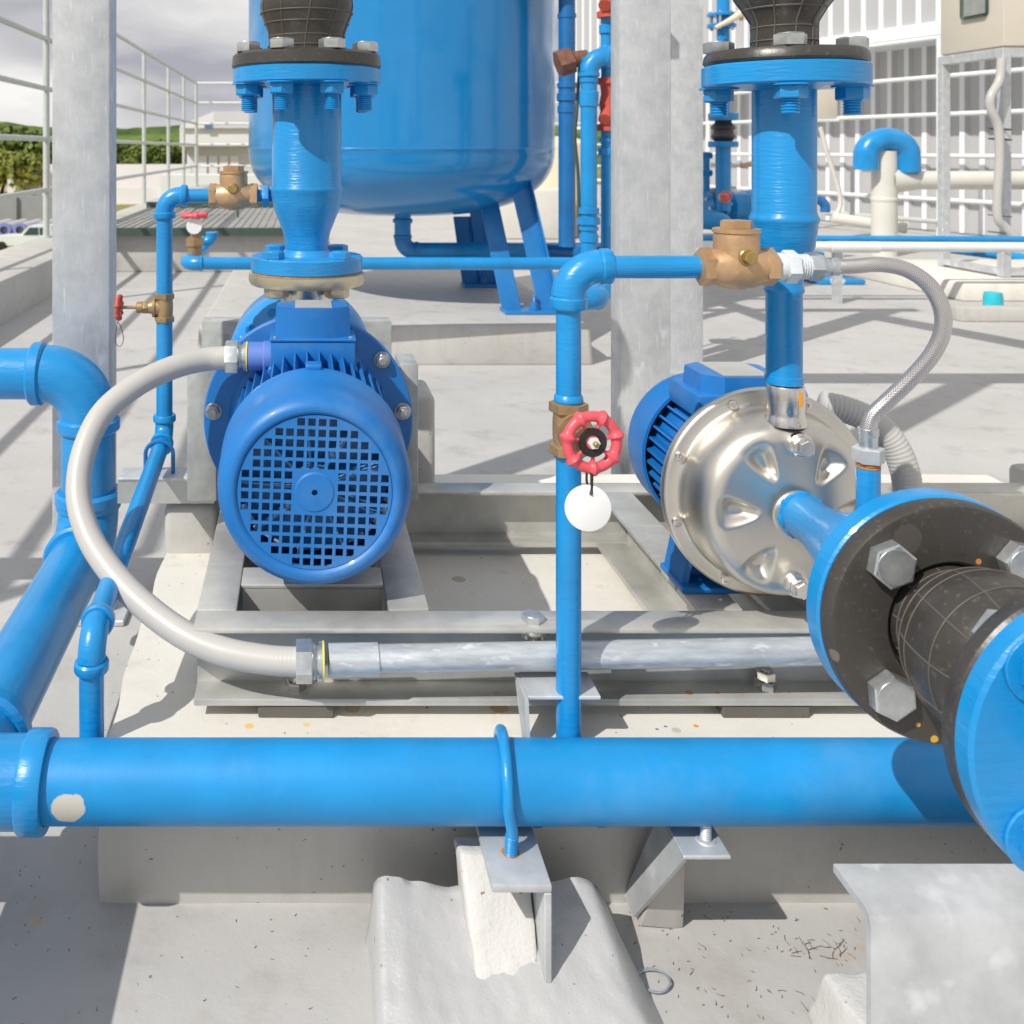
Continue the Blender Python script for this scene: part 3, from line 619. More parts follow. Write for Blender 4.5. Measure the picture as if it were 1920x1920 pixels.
# channel lying at lower right
t = thing('galvanised_channel', 'heavy galvanised channel lying across the lower right corner', 'steel channel', (.8, .8, -.7))
mb = MB(); pr = [(.845, -.62), (.799, -.62), (.792, -.6225), (.789, -.630), (.789, -.785), (.7955, -.785), (.7955, -.6325), (.7975, -.6285), (.801, -.6270), (.845, -.6270)]
a = [mb.bm.verts.new((.459, y, z)) for y, z in pr]; b = [mb.bm.verts.new((1.5, y, z)) for y, z in pr]; n = len(pr)
for i in range(n): mb.bm.faces.new((a[i], a[(i+1) % n], b[(i+1) % n], b[i]))
mb.bm.faces.new(a); mb.bm.faces.new(b[::-1]); mb.sharp = 25; mk('profile', mb, M['galv'], t)
mb = MB(); mb.hexa([(.462, .812, -.80), (.53, .812, -.80), (.53, .90, -.80), (.462, .90, -.80), (.470, .822, -.742), (.53, .822, -.738), (.53, .88, -.74), (.470, .88, -.745)], .003)
bmesh.ops.subdivide_edges(mb.bm, edges=mb.bm.edges, cuts=4, use_grid_fill=True); mb.wobble(.003, 50); tag(mk('cement_footing', mb, M['cement'], org=(.48, .85, -.8)), 'small rough white cement footing under the channel end', 'cement footing')
for (x0, x1, a, b, zt, lab) in ((1.123, 1.35, 1.50, 1.56, -.50, 'pale grey concrete block at the right photo edge'),):
    tag(mk('concrete_block', MB().box(x0, x1, a, b, -.8, zt, .012, 2), M['plinth_side'], org=(x0, a, -.8)), lab, 'concrete block')

# debris on the floor
rd = random.Random(5); mb = MB()
def scatter(px0, px1, py0, py1, n, lmax):
    for k in range(n):
        px, py = rd.uniform(px0, px1), rd.uniform(py0, py1); d = .8*F/(py-279)
        x = (px-570)*d/F; a = rd.uniform(0, PI); l = rd.uniform(.0015, lmax); b = a+rd.uniform(-.7, .7)
        p = Vector((x, d, -.7993)); q = p+Vector((math.cos(a), math.sin(a), 0))*l; r = q+Vector((math.cos(b), math.sin(b), .15))*l
        mb.tube([p, q, r], lambda f, s_: .0004*(1-.5*f), 4)
scatter(1290, 1640, 1725, 1915, 34, .004); scatter(1480, 1610, 1770, 1800, 26, .009); scatter(1530, 1590, 1885, 1925, 26, .010); scatter(1180, 1640, 1700, 1915, 60, .0016); scatter(20, 600, 1600, 1910, 26, .002)
o = mk('dry_grass_litter', mb, M['twig']); o['kind'] = 'stuff'; o['label'] = 'dry twigs and grass bits scattered on the floor at lower right'; o['category'] = 'litter'
mb = MB(); d = .8*F/(1845-279); cx = (1225-570)*d/F
for k in range(3): mb.tube([(cx+(.0150+.0006*math.sin(3*a_+k))*math.cos(a_), d+(.0125+.0006*k)*math.sin(a_), -.797+.0008*k+.001*math.sin(2*a_+k)) for a_ in [2*PI*i/40+k for i in range(39)]], .0007, 6)
tag(mk('wire_ring', mb, M['galv_edge'], org=(cx, d, -.8)), 'small coil of grey wire lying on the floor right of the pier', 'wire')
# ------------------------------------------------------------------ steel base frame
X_, Y_, Z_ = Vector((1, 0, 0)), Vector((0, 1, 0)), Vector((0, 0, 1))
t = thing('base_frame', 'dull welded steel channel frame carrying both pumps on the plinth', 'steel frame', (.4, 1.3, -.6))
ZT, ZB = -.517, -.601; TH = .006
def chan_x(x0, x1, yf, yb, open_front=True, name='cross_channel'):
    mb = MB(); mb.box(x0, x1, yf, yb, ZT-TH, ZT, .0018, 2)
    mb.box(x0+.001, x1-.001, yf, yb, ZB, ZB+TH+.002, .0018, 2)
    wy = yb-TH if open_front else yf
    mb.box(x0+.002, x1-.002, wy+.0004, wy+TH-.0004, ZB+TH+.002, ZT-TH); return mk(name, mb, M['frame'], t)
def chan_y(y0, y1, xa, xb, web_right=True, name='side_channel'):
    zt, zb = ZT+.0008, ZB-.0006
    mb = MB(); mb.box(xa, xb, y0, y1, zt-TH, zt, .0018, 2); mb.box(xa, xb, y0, y1, zb, zb+TH+.002, .0018, 2)
    wx = xb-TH if web_right else xa
    mb.box(wx+.0004, wx+TH-.0004, y0, y1, zb+TH+.002, zt-TH); return mk(name, mb, M['frame'], t)
chan_x(-.120, 1.25, 1.050, 1.092)
chan_x(-.120, 1.25, 1.468, 1.510)
chan_x(-.075, .0945, 1.157, 1.205, False); chan_x(-.075, .0945, 1.32, 1.36, False)
chan_y(1.0925, 1.4675, -.120, -.0755, False); chan_y(1.0925, 1.4675, .095, .1405, False)
chan_y(1.0925, 1.4675, .4415, .4925); chan_y(1.0925, 1.4675, .60, .65)
mb = MB(); mb.box(.44, .60, 1.155, 1.20, ZT-TH-.001, ZT-.0006, .001); mk('cross_channel', mb, M['frame'], t)
def frame_bolt(px, py, d, h1, label=None):
    p = Vector(((px-570)*d/F, d, ZB+TH+.002)); mb = MB(); mb.sharp = 25
    mb.hexp(p, p+Z_*h1, .0115, .3, .001); mb.hexp(p+Z_*(h1+.001), p+Z_*(h1*2+.001), .0105, .8, .001); mb.thread(p+Z_*h1*2, p+Z_*(h1*2+.004), .0058); mk('anchor_bolt', mb, M['stain_plain'], t)
frame_bolt(1435, 1290, 1.072, .0095); frame_bolt(555, 1300, 1.072, .0095)
p = Vector(((1000-570)*1.066/F, 1.068, ZT)); bolt(t, p, Z_, .0125, .007, M['zinc'])
mb = MB(); mb.lathe([(0, 0), (0, .016), (-.004, .016), (-.005, .013), (-.010, .013), (-.010, 0)], p-Z_*(TH+.0005), Z_, 28); mk('washer', mb, M['stain_plain'], t)
# angle under the frame carrying the conduit
t2 = thing('conduit_bracket', 'small angle bracket welded to the frame under the galvanised conduit', 'bracket', (.24, 1.05, -.58))
mk('plate', MB().box(.230, .305, 1.000, 1.048, -.566, -.562, .001), M['galv'], t2)
mb = MB(); A = [(.227, 1.048, -.562), (.230, 1.048, -.562), (.230, 1.048, -.605), (.227, 1.048, -.605)]
pts = [(1.046, -.562), (.996, -.562), (.985, -.618), (1.0, -.618)]
a = [mb.bm.verts.new((.2255, y, z)) for y, z in pts]; b = [mb.bm.verts.new((.2295, y, z)) for y, z in pts]
for i in range(4): mb.bm.faces.new((a[i], a[(i+1) % 4], b[(i+1) % 4], b[i]))
mb.bm.faces.new(a); mb.bm.faces.new(b[::-1]); mk('gusset', mb, M['galv'], t2)
tag(mk('support_pad', MB().box((485-570)*1.06/F, (625-570)*1.06/F, 1.052, 1.09, -.6148, -.6018, .001).wobble(.0008, 60), M['pad'], org=(-.02, 1.06, -.61)), 'dark levelling pad under the frame at the left, streaked with cement', 'pad', 'pads under the steel frame')
tag(mk('support_pad', MB().box((1350-570)*1.06/F, (1512-570)*1.06/F, 1.052, 1.09, -.6148, -.6018, .001).wobble(.0008, 60), M['pad'], org=(.5, 1.06, -.61)), 'dark levelling pad under the frame near the black flange', 'pad', 'pads under the steel frame')

# ------------------------------------------------------------------ front header pipe
HZ, HD, HR = -.630, .971, .0373
t = thing('header_pipe', 'thick blue header pipe running straight across the front with a chipped grey patch', 'pipe', (.3, HD, HZ))
mk('pipe', MB().cyl((-.262, HD, HZ), (1.25, HD, HZ), HR, seg=72), M['blue_header'], t)
LX, LR = -.346, .0428
mb = MB(); mb.cyl((-.62, HD, HZ), (-.262, HD, HZ), .0415, seg=60); mb.lathe([(0, 0), (0, .0440), (.03, .0440), (.08, .0460)], (LX, HD+.0, HZ), Y_, 60)
mk('tee', mb, M['blue'], t)
mk('collar', MB().lathe([(0, .034), (.0, .0445), (.003, .0462), (.021, .0464), (.0245, .0450), (.0245, .0380), (.020, .0378), (.020, .034)], (-.278, HD, HZ), X_, 72), M['blue'], t)
collar(t, (LX, HD+.058, HZ), Y_, .0545, .024, M['blue'])
# pipe from the tee back to the riser on the left
t = thing('return_pipe', 'thick blue pipe receding on the left, rising to an elbow and leaving the picture', 'pipe', (LX, 1.3, HZ))
RY = 1.565
mk('pipe', MB().cyl((LX, HD+.08, HZ), (LX, RY-.06, HZ), LR, seg=60), M['blue'], t)
elbow(t, (LX, RY, HZ), -Y_, Z_, .062, LR, M['blue'], 1.24, .5)
collar(t, (LX, RY, -.578), Z_, .0515, .020, M['blue_rough'])
mk('riser', MB().cyl((LX, RY, -.56), (LX, RY, -.43), LR, seg=60), M['blue_rough'], t)
elbow(t, (LX, RY, -.361), -Z_, -X_, .070, LR-.002, M['blue'], 1.23, .55)
mk('branch', MB().cyl((LX-.07, RY, -.361), (-1.3, RY, -.361), .0405, seg=60), M['blue'], t)
# unseen pipe added left of the frame to shade the floor corner
tag(mk('unseen_front_pipe', MB().cyl((-.400, HD-.05, -.60), (-.400, .2, -.60), .056, seg=40), M['blue'], org=(-.4, .6, -.6)), 'unseen blue pipe added left of the frame to shade the floor', 'pipe')

# U-bolt round the header
mb = MB(); ux = .1985; pts = []
for i in range(17):
    a = PI*i/16; pts.append((ux-.004*math.cos(a), HD-(HR+.0062)*math.cos(a), HZ+(HR+.0062)*math.sin(a)))
pts = [(ux, .934, -.672), (ux, .929, -.650)]+pts+[(ux+.002, HD+HR+.006, -.69)]
t = thing('u_bolt', 'blue painted U-bolt clamping the front header pipe to the angle bracket', 'u-bolt', (ux, .93, -.67))
mk('rod', MB().tube(pts, .0057, 14), M['blue'], t)
mb = MB(); mb.thread((ux-.0005, .9345, -.686), (ux, .930, -.655), .0063, .0018); mk('thread', mb, M['blue'], t)

# short tee seen under the header
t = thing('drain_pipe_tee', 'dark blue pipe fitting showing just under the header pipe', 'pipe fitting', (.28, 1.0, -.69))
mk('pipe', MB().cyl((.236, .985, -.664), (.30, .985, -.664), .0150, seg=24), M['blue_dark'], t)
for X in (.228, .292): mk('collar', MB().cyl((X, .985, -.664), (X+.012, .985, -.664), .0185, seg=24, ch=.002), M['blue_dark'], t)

# ------------------------------------------------------------------ narrow bypass pipe at the left
BX, BY, BZ1, BZ0, br = -.2205, 1.54, -.455, -.505, .0128
t = thing('bypass_pipe', 'narrow blue pipe dropping beside the left column then sloping forward to the front header', 'pipe', (BX, 1.2, -.5))
mk('upper_pipe', MB().cyl((BX, BY, -.095), (BX, BY, -.232), br, seg=28), M['blue_rough'], t)
mk('lower_pipe', MB().cyl((BX, BY, -.268), (BX, BY, BZ1+.02), br, seg=28), M['blue'], t)
elbow(t, (BX, BY, -.0742), -Z_, X_, .026, br, M['blue'], 1.38, .8)
mk('branch', MB().cyl((BX+.02, BY, -.0742), (-.145, BY, -.0742), .0112, seg=24), M['blue_rough'], t)
elbow(t, (BX, BY, BZ1), -Y_+Vector((0, 0, -.09)), Z_, .024, br, M['blue'], 1.40, .9)
mk('sloping_pipe', MB().cyl((BX, BY-.02, BZ1-.002), (BX, 1.035, BZ0+.001), br, seg=28), M['blue'], t)
elbow(t, (BX, 1.012, BZ0), Y_, -Z_, .026, br, M['blue'], 1.40, .9)
mk('drop_pipe', MB().cyl((BX, 1.012, BZ0-.02), (BX, 1.012, -.62), br, seg=28), M['blue'], t)
tag(mk('u_bolt', MB().tube([(BX-.021, 1.485, -.50)]+[(BX-.021*math.cos(a), 1.485, -.465+.019*math.sin(a)) for a in [PI*i/12 for i in range(13)]]+[(BX+.021, 1.485, -.50)], .0032, 10), M['blue_dark'], org=(BX, 1.48, -.48)), 'small blue U-bolt over the narrow pipe on the rear cross bar', 'u-bolt')
t = thing('support_bar', 'grey steel channel bar under the narrow blue pipe, left of the motor', 'steel bar', (-.2, 1.48, -.5))
mb = MB(); mb.box((221-570)*1.47/F, (402-570)*1.47/F, 1.465, 1.515, -.4995, -.4945, .002, 2); mk('top_flange', mb, M['galv'], t)
mk('web', MB().box((221-570)*1.47/F, (402-570)*1.47/F, 1.467, 1.472, -.534, -.4995), M['frame'], t)
tag(mk('concrete_block', MB().box(-.215, -.13, 1.48, 1.60, -.80, -.54, .012, 3).wobble(.004, 15), M['plinth_side'], org=(-.18, 1.5, -.8)), 'light grey concrete block under the steel bar behind the frame', 'concrete block')

def gate_valve(name, label, c, axis, stem, s, bro, wheel_mat, wheel_r, stem_len, tagged=None):
    """body along axis, bonnet and stem towards stem; every length in metres"""
    a, q = Vector(axis).normalized(), Vector(stem).normalized(); c = Vector(c); t = thing(name, label, 'valve', c)
    mb = MB(); mb.sharp = 30
    mb.hexp(c-a*s*1.0, c-a*s*.62, s*.74, .25, .0008, 6); mb.hexp(c+a*s*.62, c+a*s*1.0, s*.74, .25, .0008, 6)
    mb.lathe([(-s*.8, 0), (-s*.8, s*.55), (-s*.3, s*.60), (s*.3, s*.60), (s*.8, s*.55), (s*.8, 0)], c, a, 28)
    mb.lathe([(0, s*.56), (s*.60, s*.58), (s*.62, s*.70), (s*.80, s*.70), (s*.82, s*.50), (s*1.10, s*.42), (s*1.10, 0)], c, q, 28)
    mk('body', mb, bro, t)
    mb = MB(); mb.sharp = 25; mb.hexp(c+q*s*1.10, c+q*s*1.50, s*.46, 0, .0006); mb.cyl(c+q*s*1.5, c+q*s*1.95, s*.40, seg=18, ch=.001); mb.cyl(c+q*s*1.3, c+q*stem_len, s*.12, seg=12); mk('stem', mb, M['bronze_dull'], t)
    return t, c+q*stem_len
def handwheel(t, p, q, R, mat, hub=True, lobes=7, ph=.2):
    q = Vector(q).normalized(); _, u, v = frame_of(q); mb = MB()
    pts = [p+(u*math.cos(2*PI*i/70)+v*math.sin(2*PI*i/70))*R*.84 for i in range(70)]
    mb.torus(p, q, R*.82, R*.175, 84, 12, rmod=lambda th: 1+.55*max(0, math.cos(lobes*(th+ph)))**3)
    for k in range(lobes):
        th = 2*PI*k/lobes-ph; e = u*math.cos(th)+v*math.sin(th)
        mb.tube([p+e*R*.30-q*R*.05, p+e*R*.55, p+e*R*.84], R*.062, 8)
    mb.cyl(p-q*R*.12, p+q*R*.06, R*.40, seg=28, ch=R*.03); w_ = mk('handwheel', mb, mat, t)
    if hub:
        mb = MB(); mb.lathe([(R*.062, R*.22), (R*.10, R*.26), (R*.12, R*.44), (R*.055, R*.47)], p, q, 32); mk('black_washer', mb, M['black'], w_)
        mb = MB(); mb.sharp = 25; mb.hexp(p+q*R*.07, p+q*R*.24, R*.19, 0, .0004); mk('nut', mb, M['white'], w_); mb = MB(); mb.cyl(p+q*R*.2, p+q*R*.42, R*.085, seg=12, ch=.0004); mk('stem_tip', mb, M['brass'], w_)
    return w_
def check_valve(name, label, c, ax=1):
    c = Vector(c); t = thing(name, label, 'check valve', c)
    mb = MB(); mb.sharp = 40
    for sg in (-1, 1): mb.hexp(c+X_*sg*.0262, c+X_*sg*.0385, .0196, .52, .001)
    mb.lathe([(-.030, .0165), (-.022, .0185), (-.014, .0215), (0, .0225), (.014, .0215), (.022, .0185), (.030, .0165)], c, X_, 40)
    mb.sphere(c+Z_*-.004, .0212, (1.12, .95, .92)); mb.lathe([(0, .0215), (.010, .0220), (.030, .0222), (.0345, .0215), (.0352, .0232), (.039, .0232), (.0395, .021), (.0395, 0)], c, Z_, 44)
    mk('body', mb, M['bronze'], t)
    mb = MB(); mb.sharp = 25; mb.hexp(c+Z_*.0392, c+Z_*.0475, .0165, .5, .0008); mk('cap', mb, M['bronze'], t)
    mb = MB(); mb.sharp = 25; q = Vector((.05, -1, 0)); p = c+Vector((.001, -.019, .012)); mb.cyl(p, p+q*.005, .0085, seg=20, ch=.001); mb.hexp(p+q*.005, p+q*.013, .0068, .3, .0006); mk('side_plug', mb, M['brass'], t)
    return t
t, p = gate_valve('gate_valve', 'dull bronze gate valve on the narrow pipe beside the left column', (BX, BY, -.2505), Z_, -X_, .0225, M['bronze_dull'], M['red'], .026, .072)
handwheel(t, p, -X_, .020, M['red_iron'], False)
mb = MB(); pp = p+Vector((0, -.01, -.020)); mb.tube([pp, pp+Vector((.006, 0, -.012)), pp+Vector((.009, 0, -.03)), pp+Vector((.003, 0, -.04)), pp+Vector((-.004, 0, -.03)), pp], .0006, 6, 4); tag(mk('wire_loop', mb, M['black'], org=pp), 'thin wire loop hanging from the handwheel half hidden by the left column', 'wire')
check_valve('swing_check_valve', 'tan bronze check valve left of the left riser', (-.1113, BY, -.0742))
t = thing('pipe_nipple', 'blue painted nipple and nut between check valve and left riser', 'pipe fitting', (-.07, BY, -.0742))
mb = MB(); mb.thread((-.0735, BY, -.0742), (-.035, BY, -.0742), .0105, .002); mk('nipple', mb, M['blue'], t)
mb = MB(); mb.sharp = 25; mb.hexp((-.0655, BY, -.0742), (-.055, BY, -.0742), .0175, .2, .001); mk('nut', mb, M['blue'], t)

# ------------------------------------------------------------------ risers with flanges and rubber joints
def flange_bolts(t, c, zt, zb, Rp, n, ph, Rh, hh, nut=True, thr=.02, mt=None):
    for k in range(n):
        a = ph+2*PI*k/n; p = Vector((c[0]+Rp*math.sin(a), c[1]-Rp*math.cos(a), 0))
        bolt(t, p+Z_*zt, Z_, Rh, hh, M['zinc'], rot=.4+k)
        mb = MB(); mb.sharp = 25; mb.cyl(p+Z_*zb, p+Z_*(zb-.002), Rh*1.25, seg=24); mb.hexp(p+Z_*(zb-.002), p+Z_*(zb-.002-hh*1.15), Rh, k*.9, hh*.12); mb.thread(p+Z_*(zb-hh), p+Z_*(zb-hh*1.1-thr), Rh*.56, .0028); mk('nut', mb, M['blue'], t)
def rubber_joint_v(name, label, c, R, r, z0, zt, rb, top=.09):
    t = thing(name, label, 'rubber joint', (c[0], c[1], z0)); o = (c[0], c[1], 0)
    mk('rubber_flange', MB().lathe([(z0, 0), (z0, R*.975), (z0+.003, R), (zt-.004, R*.985), (zt, R*.95), (zt+.0015, r*1.25), (zt+.003, 0)], o, Z_, 72, mod=lambda t_, a: 1+(.004*math.sin(9*a)+.003*math.sin(4*a+1))), M['rubber'], t)
    pr = [(zt, r*1.02), (zt+.02, r), (zt+.032, r*1.02), (zt+.046, r+(rb-r)*.45), (zt+.058, rb*.96), (zt+.072, rb), (zt+.086, rb*.97), (zt+.10, r+(rb-r)*.45), (zt+.118, r), (zt+.15, r)]
    mb = MB(); n = len(pr); mb.lathe([(pr[0][0], 0)]+pr+[(pr[-1][0], 0)], o, Z_, 64); mb.sharp = 80; bm = mb.bm
    b = mk('bellows', mb, M['rubber'], t)
    mb = MB()
    for z, rr in ((zt+.011, r*1.01), (zt+.026, r*1.0), (zt+.046, r+(rb-r)*.45), (zt+.062, rb*.98)): mb.torus((c[0], c[1], z), Z_, rr+.0002, .0011, 64, 6)
    for k in range(10):
        a = 2*PI*k/10+.27; mb.tube([(c[0]+(q+.0002)*math.sin(a+z*2), c[1]-(q+.0002)*math.cos(a+z*2), z) for z, q in pr], .0010, 6)
    mk('moulding_lines', mb, M['rubber_line'], b)
    mk('upper_flange', MB().lathe([(zt+.15, 0), (zt+.15, R), (zt+.165, R), (zt+.165, 0)], o, Z_, 64), M['rubber'], t)
    return t
def riser(name, label, c, prof, flz, flR, mat):
    t = thing(name, label, 'riser pipe', (c[0], c[1], prof[-1][0])); o = (c[0], c[1], 0)
    mb = MB(); mb.lathe([(prof[0][0], 0)]+prof+[(prof[-1][0], 0)], o, Z_, 72); mb.sharp = 40; mk('pipe', mb, mat, t)
    mk('top_flange', MB().lathe([(flz[0], 0), (flz[0], flR-.002), (flz[0]-.002, flR), (flz[1]+.002, flR), (flz[1], flR-.002), (flz[1], .04), (flz[1]-.004, prof[0][1]+.001), (flz[1]-.004, 0)], o, Z_, 80), M['blue_rough'], t)
    return t
c = (.0041, 1.50)
t = riser('left_riser', 'left blue riser pipe narrowing to a flange behind the motor', c, [(.11, .0535), (-.056, .0535), (-.0595, .0555), (-.0625, .0562), (-.066, .0545), (-.078, .0535), (-.092, .0505), (-.110, .0435), (-.128, .0365), (-.142, .0335), (-.175, .0330)], (.122, .098), .1135, M['blue_rough'])
mk('lower_flange', MB().lathe([(-.1545, 0), (-.1545, .034), (-.1635, .040), (-.1635, .084), (-.1655, .086), (-.1855, .086), (-.187, .084), (-.187, 0)], (c[0], c[1], 0), Z_, 72), M['blue_rough'], t)
flange_bolts(t, c, .1455, .098, .095, 8, PI/8, .0195, .0140, thr=.026)
for k in range(4):
    a = PI/4+PI/2*k; bolt(t, (c[0]+.070*math.sin(a), c[1]-.070*math.cos(a), -.1635), Z_, .0165, .0105, M['blue'], rot=.5)
rubber_joint_v('rubber_joint', 'ribbed black rubber joint on top of the left riser', c, .1145, .0585, .1222, .145, .0720)
c2 = (.5222, 1.06)
t = riser('right_riser', 'right blue riser pipe standing on the stainless pump', c2, [(.08, 0.0321), (-.068, 0.0321), (-.0725, 0.0335), (-.0745, 0.0348), (-.078, 0.0350), (-.0805, 0.0335), (-.090, 0.0326), (-.106, 0.0304), (-.122, 0.0241), (-.138, 0.0192), (-.148, 0.0186), (-.1515, 0.0202), (-.1545, 0.0204), (-.157, 0.0186), (-.246, 0.0184), (-.2465, 0.0196), (-.2545, 0.0196), (-.255, 0.0179)], (.0905, .0672), .0835, M['blue_rough'])
flange_bolts(t, c2, .1060, .0672, .0655, 4, -.37, .0165, .0120, thr=.018)
rubber_joint_v('rubber_joint', 'ribbed black rubber joint on top of the right riser, wavy flange', c2, .0828, .0325, .0912, .1052, .0520)
t = thing('zinc_flange', 'pale yellowish zinc flange bolted under the left riser flange', 'flange', (c[0], c[1], -.21)); o = (c[0], c[1], 0)
mk('disc', MB().lathe([(-.1885, 0), (-.1885, .085), (-.190, .0885), (-.200, .0895), (-.2065, .087), (-.2075, .082), (-.2075, 0)], o, Z_, 72), M['tan_flange'], t)
mk('rust_line', MB().lathe([(-.1872, 0), (-.1872, .0845), (-.1884, .0845), (-.1884, 0)], o, Z_, 60), M['rust'], t)
mk('neck', MB().cyl((c[0], c[1], -.2075), (c[0], c[1], -.27), .040, seg=40), M['stain_plain'], t)
for k in range(4):
    a = PI/4+PI/2*k; bolt(t, (c[0]+.064*math.sin(a), c[1]-.064*math.cos(a), -.2076), -Z_, .0185, .014, M['tan_flange'], rot=.5)

# ------------------------------------------------------------------ left pump with the grille of its motor towards the viewer
PX, PZ = .0118, -.382; D1 = 1.08
t = thing('motor_pump', 'large blue electric pump seen from the square-holed fan grille of its motor', 'pump', (PX, 1.3, -.52)); o = (PX, 0, PZ)
cover = MB(); cover.lathe([(D1+.0065, .0835), (D1+.0055, .0862), (D1+.0015, .0885), (D1, .0915), (D1+.001, .0965), (D1+.0055, .1020), (D1+.013, .1070), (D1+.026, .1102), (D1+.045, .1112), (D1+.098, .1120), (D1+.100, .1132), (D1+.116, .1134), (D1+.1165, .1105), (D1+.02, .1085), (D1+.009, .100), (D1+.009, .0835)], (PX, 0, PZ), Y_, 96)
cover.sharp = 50; cov = mk('fan_cover', cover, M['blue_motor'], t)
# plate with square holes
pit, hole, Rg, tilt = .01195, .00845, .0850, math.radians(2.2); vs2, es2, holes = [], [], []
def addloop(pts):
    b = len(vs2); vs2.extend([Vector(p) for p in pts]); es2.extend([(b+i, b+(i+1) % len(pts)) for i in range(len(pts))])
addloop([((Rg+.001)*math.cos(2*PI*i/90), (Rg+.001)*math.sin(2*PI*i/90)) for i in range(90)])
for i in range(-8, 8):
    for j in range(-8, 8):
        cx, cy = (i+.5)*pit, (j+.5)*pit
        if math.hypot(cx, cy) > .0815: continue
        if abs(cx) < 2*pit and abs(cy) < 2*pit: continue
        h = hole/2; q = [(cx-h, cy-h), (cx+h, cy-h), (cx+h, cy+h), (cx-h, cy+h)]; holes.append((cx, cy)); addloop(q)
hr = .0034; addloop([(hr*math.cos(2*PI*i/20), hr*math.sin(2*PI*i/20)) for i in range(20)])
for rr in (.0205, .0225): addloop([(rr*math.cos(2*PI*i/48), rr*math.sin(2*PI*i/48)) for i in range(48)])
vv, ee, ff, *_ = delaunay_2d_cdt(vs2, es2, [], 0, 1e-7)
bm = bmesh.new(); vt = [bm.verts.new((v.x, v.y, 0)) for v in vv]; hs = set(holes)
for f in ff:
    cx = sum(vv[i].x for i in f)/len(f); cy = sum(vv[i].y for i in f)/len(f); r_ = math.hypot(cx, cy)
    if r_ > Rg+.001 or r_ < hr*.98: continue
    gx, gy = (math.floor(cx/pit)+.5)*pit, (math.floor(cy/pit)+.5)*pit
    if any(abs(gx-a) < 1e-6 and abs(gy-b) < 1e-6 for a, b in hs) and abs(cx-gx) < hole/2 and abs(cy-gy) < hole/2: continue
    try: bm.faces.new([vt[i] for i in f])
    except ValueError: pass
bmesh.ops.delete(bm, geom=[v for v in bm.verts if not v.link_faces], context='VERTS')
r = bmesh.ops.extrude_face_region(bm, geom=bm.faces[:])
for g_ in r['geom']:
    if isinstance(g_, bmesh.types.BMVert): g_.co.z += .0016
ca, sa = math.cos(-tilt), math.sin(-tilt)
for v in bm.verts:
    x, y, z = v.co; rr = math.hypot(x, y); lift = .0012 if rr < .0215 else 0
    X2, Z2 = x*ca-y*sa, x*sa+y*ca; v.co = Vector((PX+X2, D1+.0035+(.0016-z)-lift+.0018*(rr/Rg)**2*0, PZ+Z2))
mb = MB(); mb.bm.free(); mb.bm = bm; mk('grille', mb, M['blue_motor'], cov, smooth=False)
mb = MB()
for k in range(9):
    a = 2*PI*k/9+.25; e = Vector((math.cos(a), 0, math.sin(a))); tn = Vector((-math.sin(a), 0, math.cos(a)))
    A = [Vector((PX, D1+.020, PZ))+e*.022+tn*.001, Vector((PX, D1+.020, PZ))+e*.084+tn*.001, Vector((PX, D1+.055, PZ))+e*.084+tn*.004, Vector((PX, D1+.055, PZ))+e*.022+tn*.004]
    mb.hexa(A+[p+tn*.0025 for p in A])
mb.lathe([(D1+.018, 0), (D1+.018, .020), (D1+.022, .024), (D1+.056, .024), (D1+.058, .086), (D1+.061, .086), (D1+.061, 0)], (PX, 0, PZ), Y_, 40)
mk('cooling_fan', mb, plain('fan_plastic', (.12, .32, .60), .3, 0, 0), cov)
mb = MB(); mb.lathe([(D1+.09, 0), (D1+.09, .092), (D1+.30, .092), (D1+.30, 0)], (PX, 0, PZ), Y_, 72)
for k in range(44):
    a = 2*PI*(k+.5)/44; e = Vector((math.cos(a), 0, math.sin(a))); tn = Vector((-math.sin(a), 0, math.cos(a)))*.0013
    if abs(a-PI/2) < .36 : r1, y1 = .1125, D1+.226
    else: r1, y1 = .1095, D1+.27
    b = Vector((PX, 0, PZ)); A = [b+e*.09+Y_*(D1+.10)-tn*1.6, b+e*r1+Y_*(D1+.10)-tn*.7, b+e*r1+Y_*y1-tn*.7, b+e*.09+Y_*y1-tn*1.6]
    B_ = [b+e*.09+Y_*(D1+.10)+tn*1.6, b+e*r1+Y_*(D1+.10)+tn*.7, b+e*r1+Y_*y1+tn*.7, b+e*.09+Y_*y1+tn*1.6]; mb.hexa(A+B_)
mk('finned_housing', mb, M['blue_motor'], t)
mb = MB(); mb.lathe([(1.355, .09), (1.362, .108), (1.368, .112), (1.370, .145), (1.372, .147), (1.384, .147), (1.386, .145), (1.386, 0)], (PX-.006, 0, PZ+.0015), Y_, 96); fl = mk('motor_flange', mb, M['blue_motor'], t)
for dg in (5, 39, 141, 175, 219, 321, 265, 275):
    if dg in (265, 275): continue
    a = math.radians(dg); bolt(t, (PX-.006+.1335*math.cos(a), 1.3695, PZ+.0015+.1335*math.sin(a)), -Y_, .0096, .008, M['zinc_dark'], washer=(.0118, .002), shank=(.0056, .004), rot=a, name='flange_bolt')
for sx, dg in ((1, 58), (-1, 122), (1, -58), (-1, 238)):
    a = math.radians(dg); b = Vector((PX+.098*math.cos(a), 1.30, PZ+.098*math.sin(a))); mb = MB(); mb.cyl(b, b+Y_*.065, .009, seg=16, ch=.002); mk('lug', mb, M['blue_motor'], t)
# clip on top of the cover
mb = MB(); mb.box(PX-.010, PX+.010, D1+.105, D1+.130, PZ+.111, PZ+.119, .0025, 3); mk('cover_clip', mb, M['blue_motor'], cov)
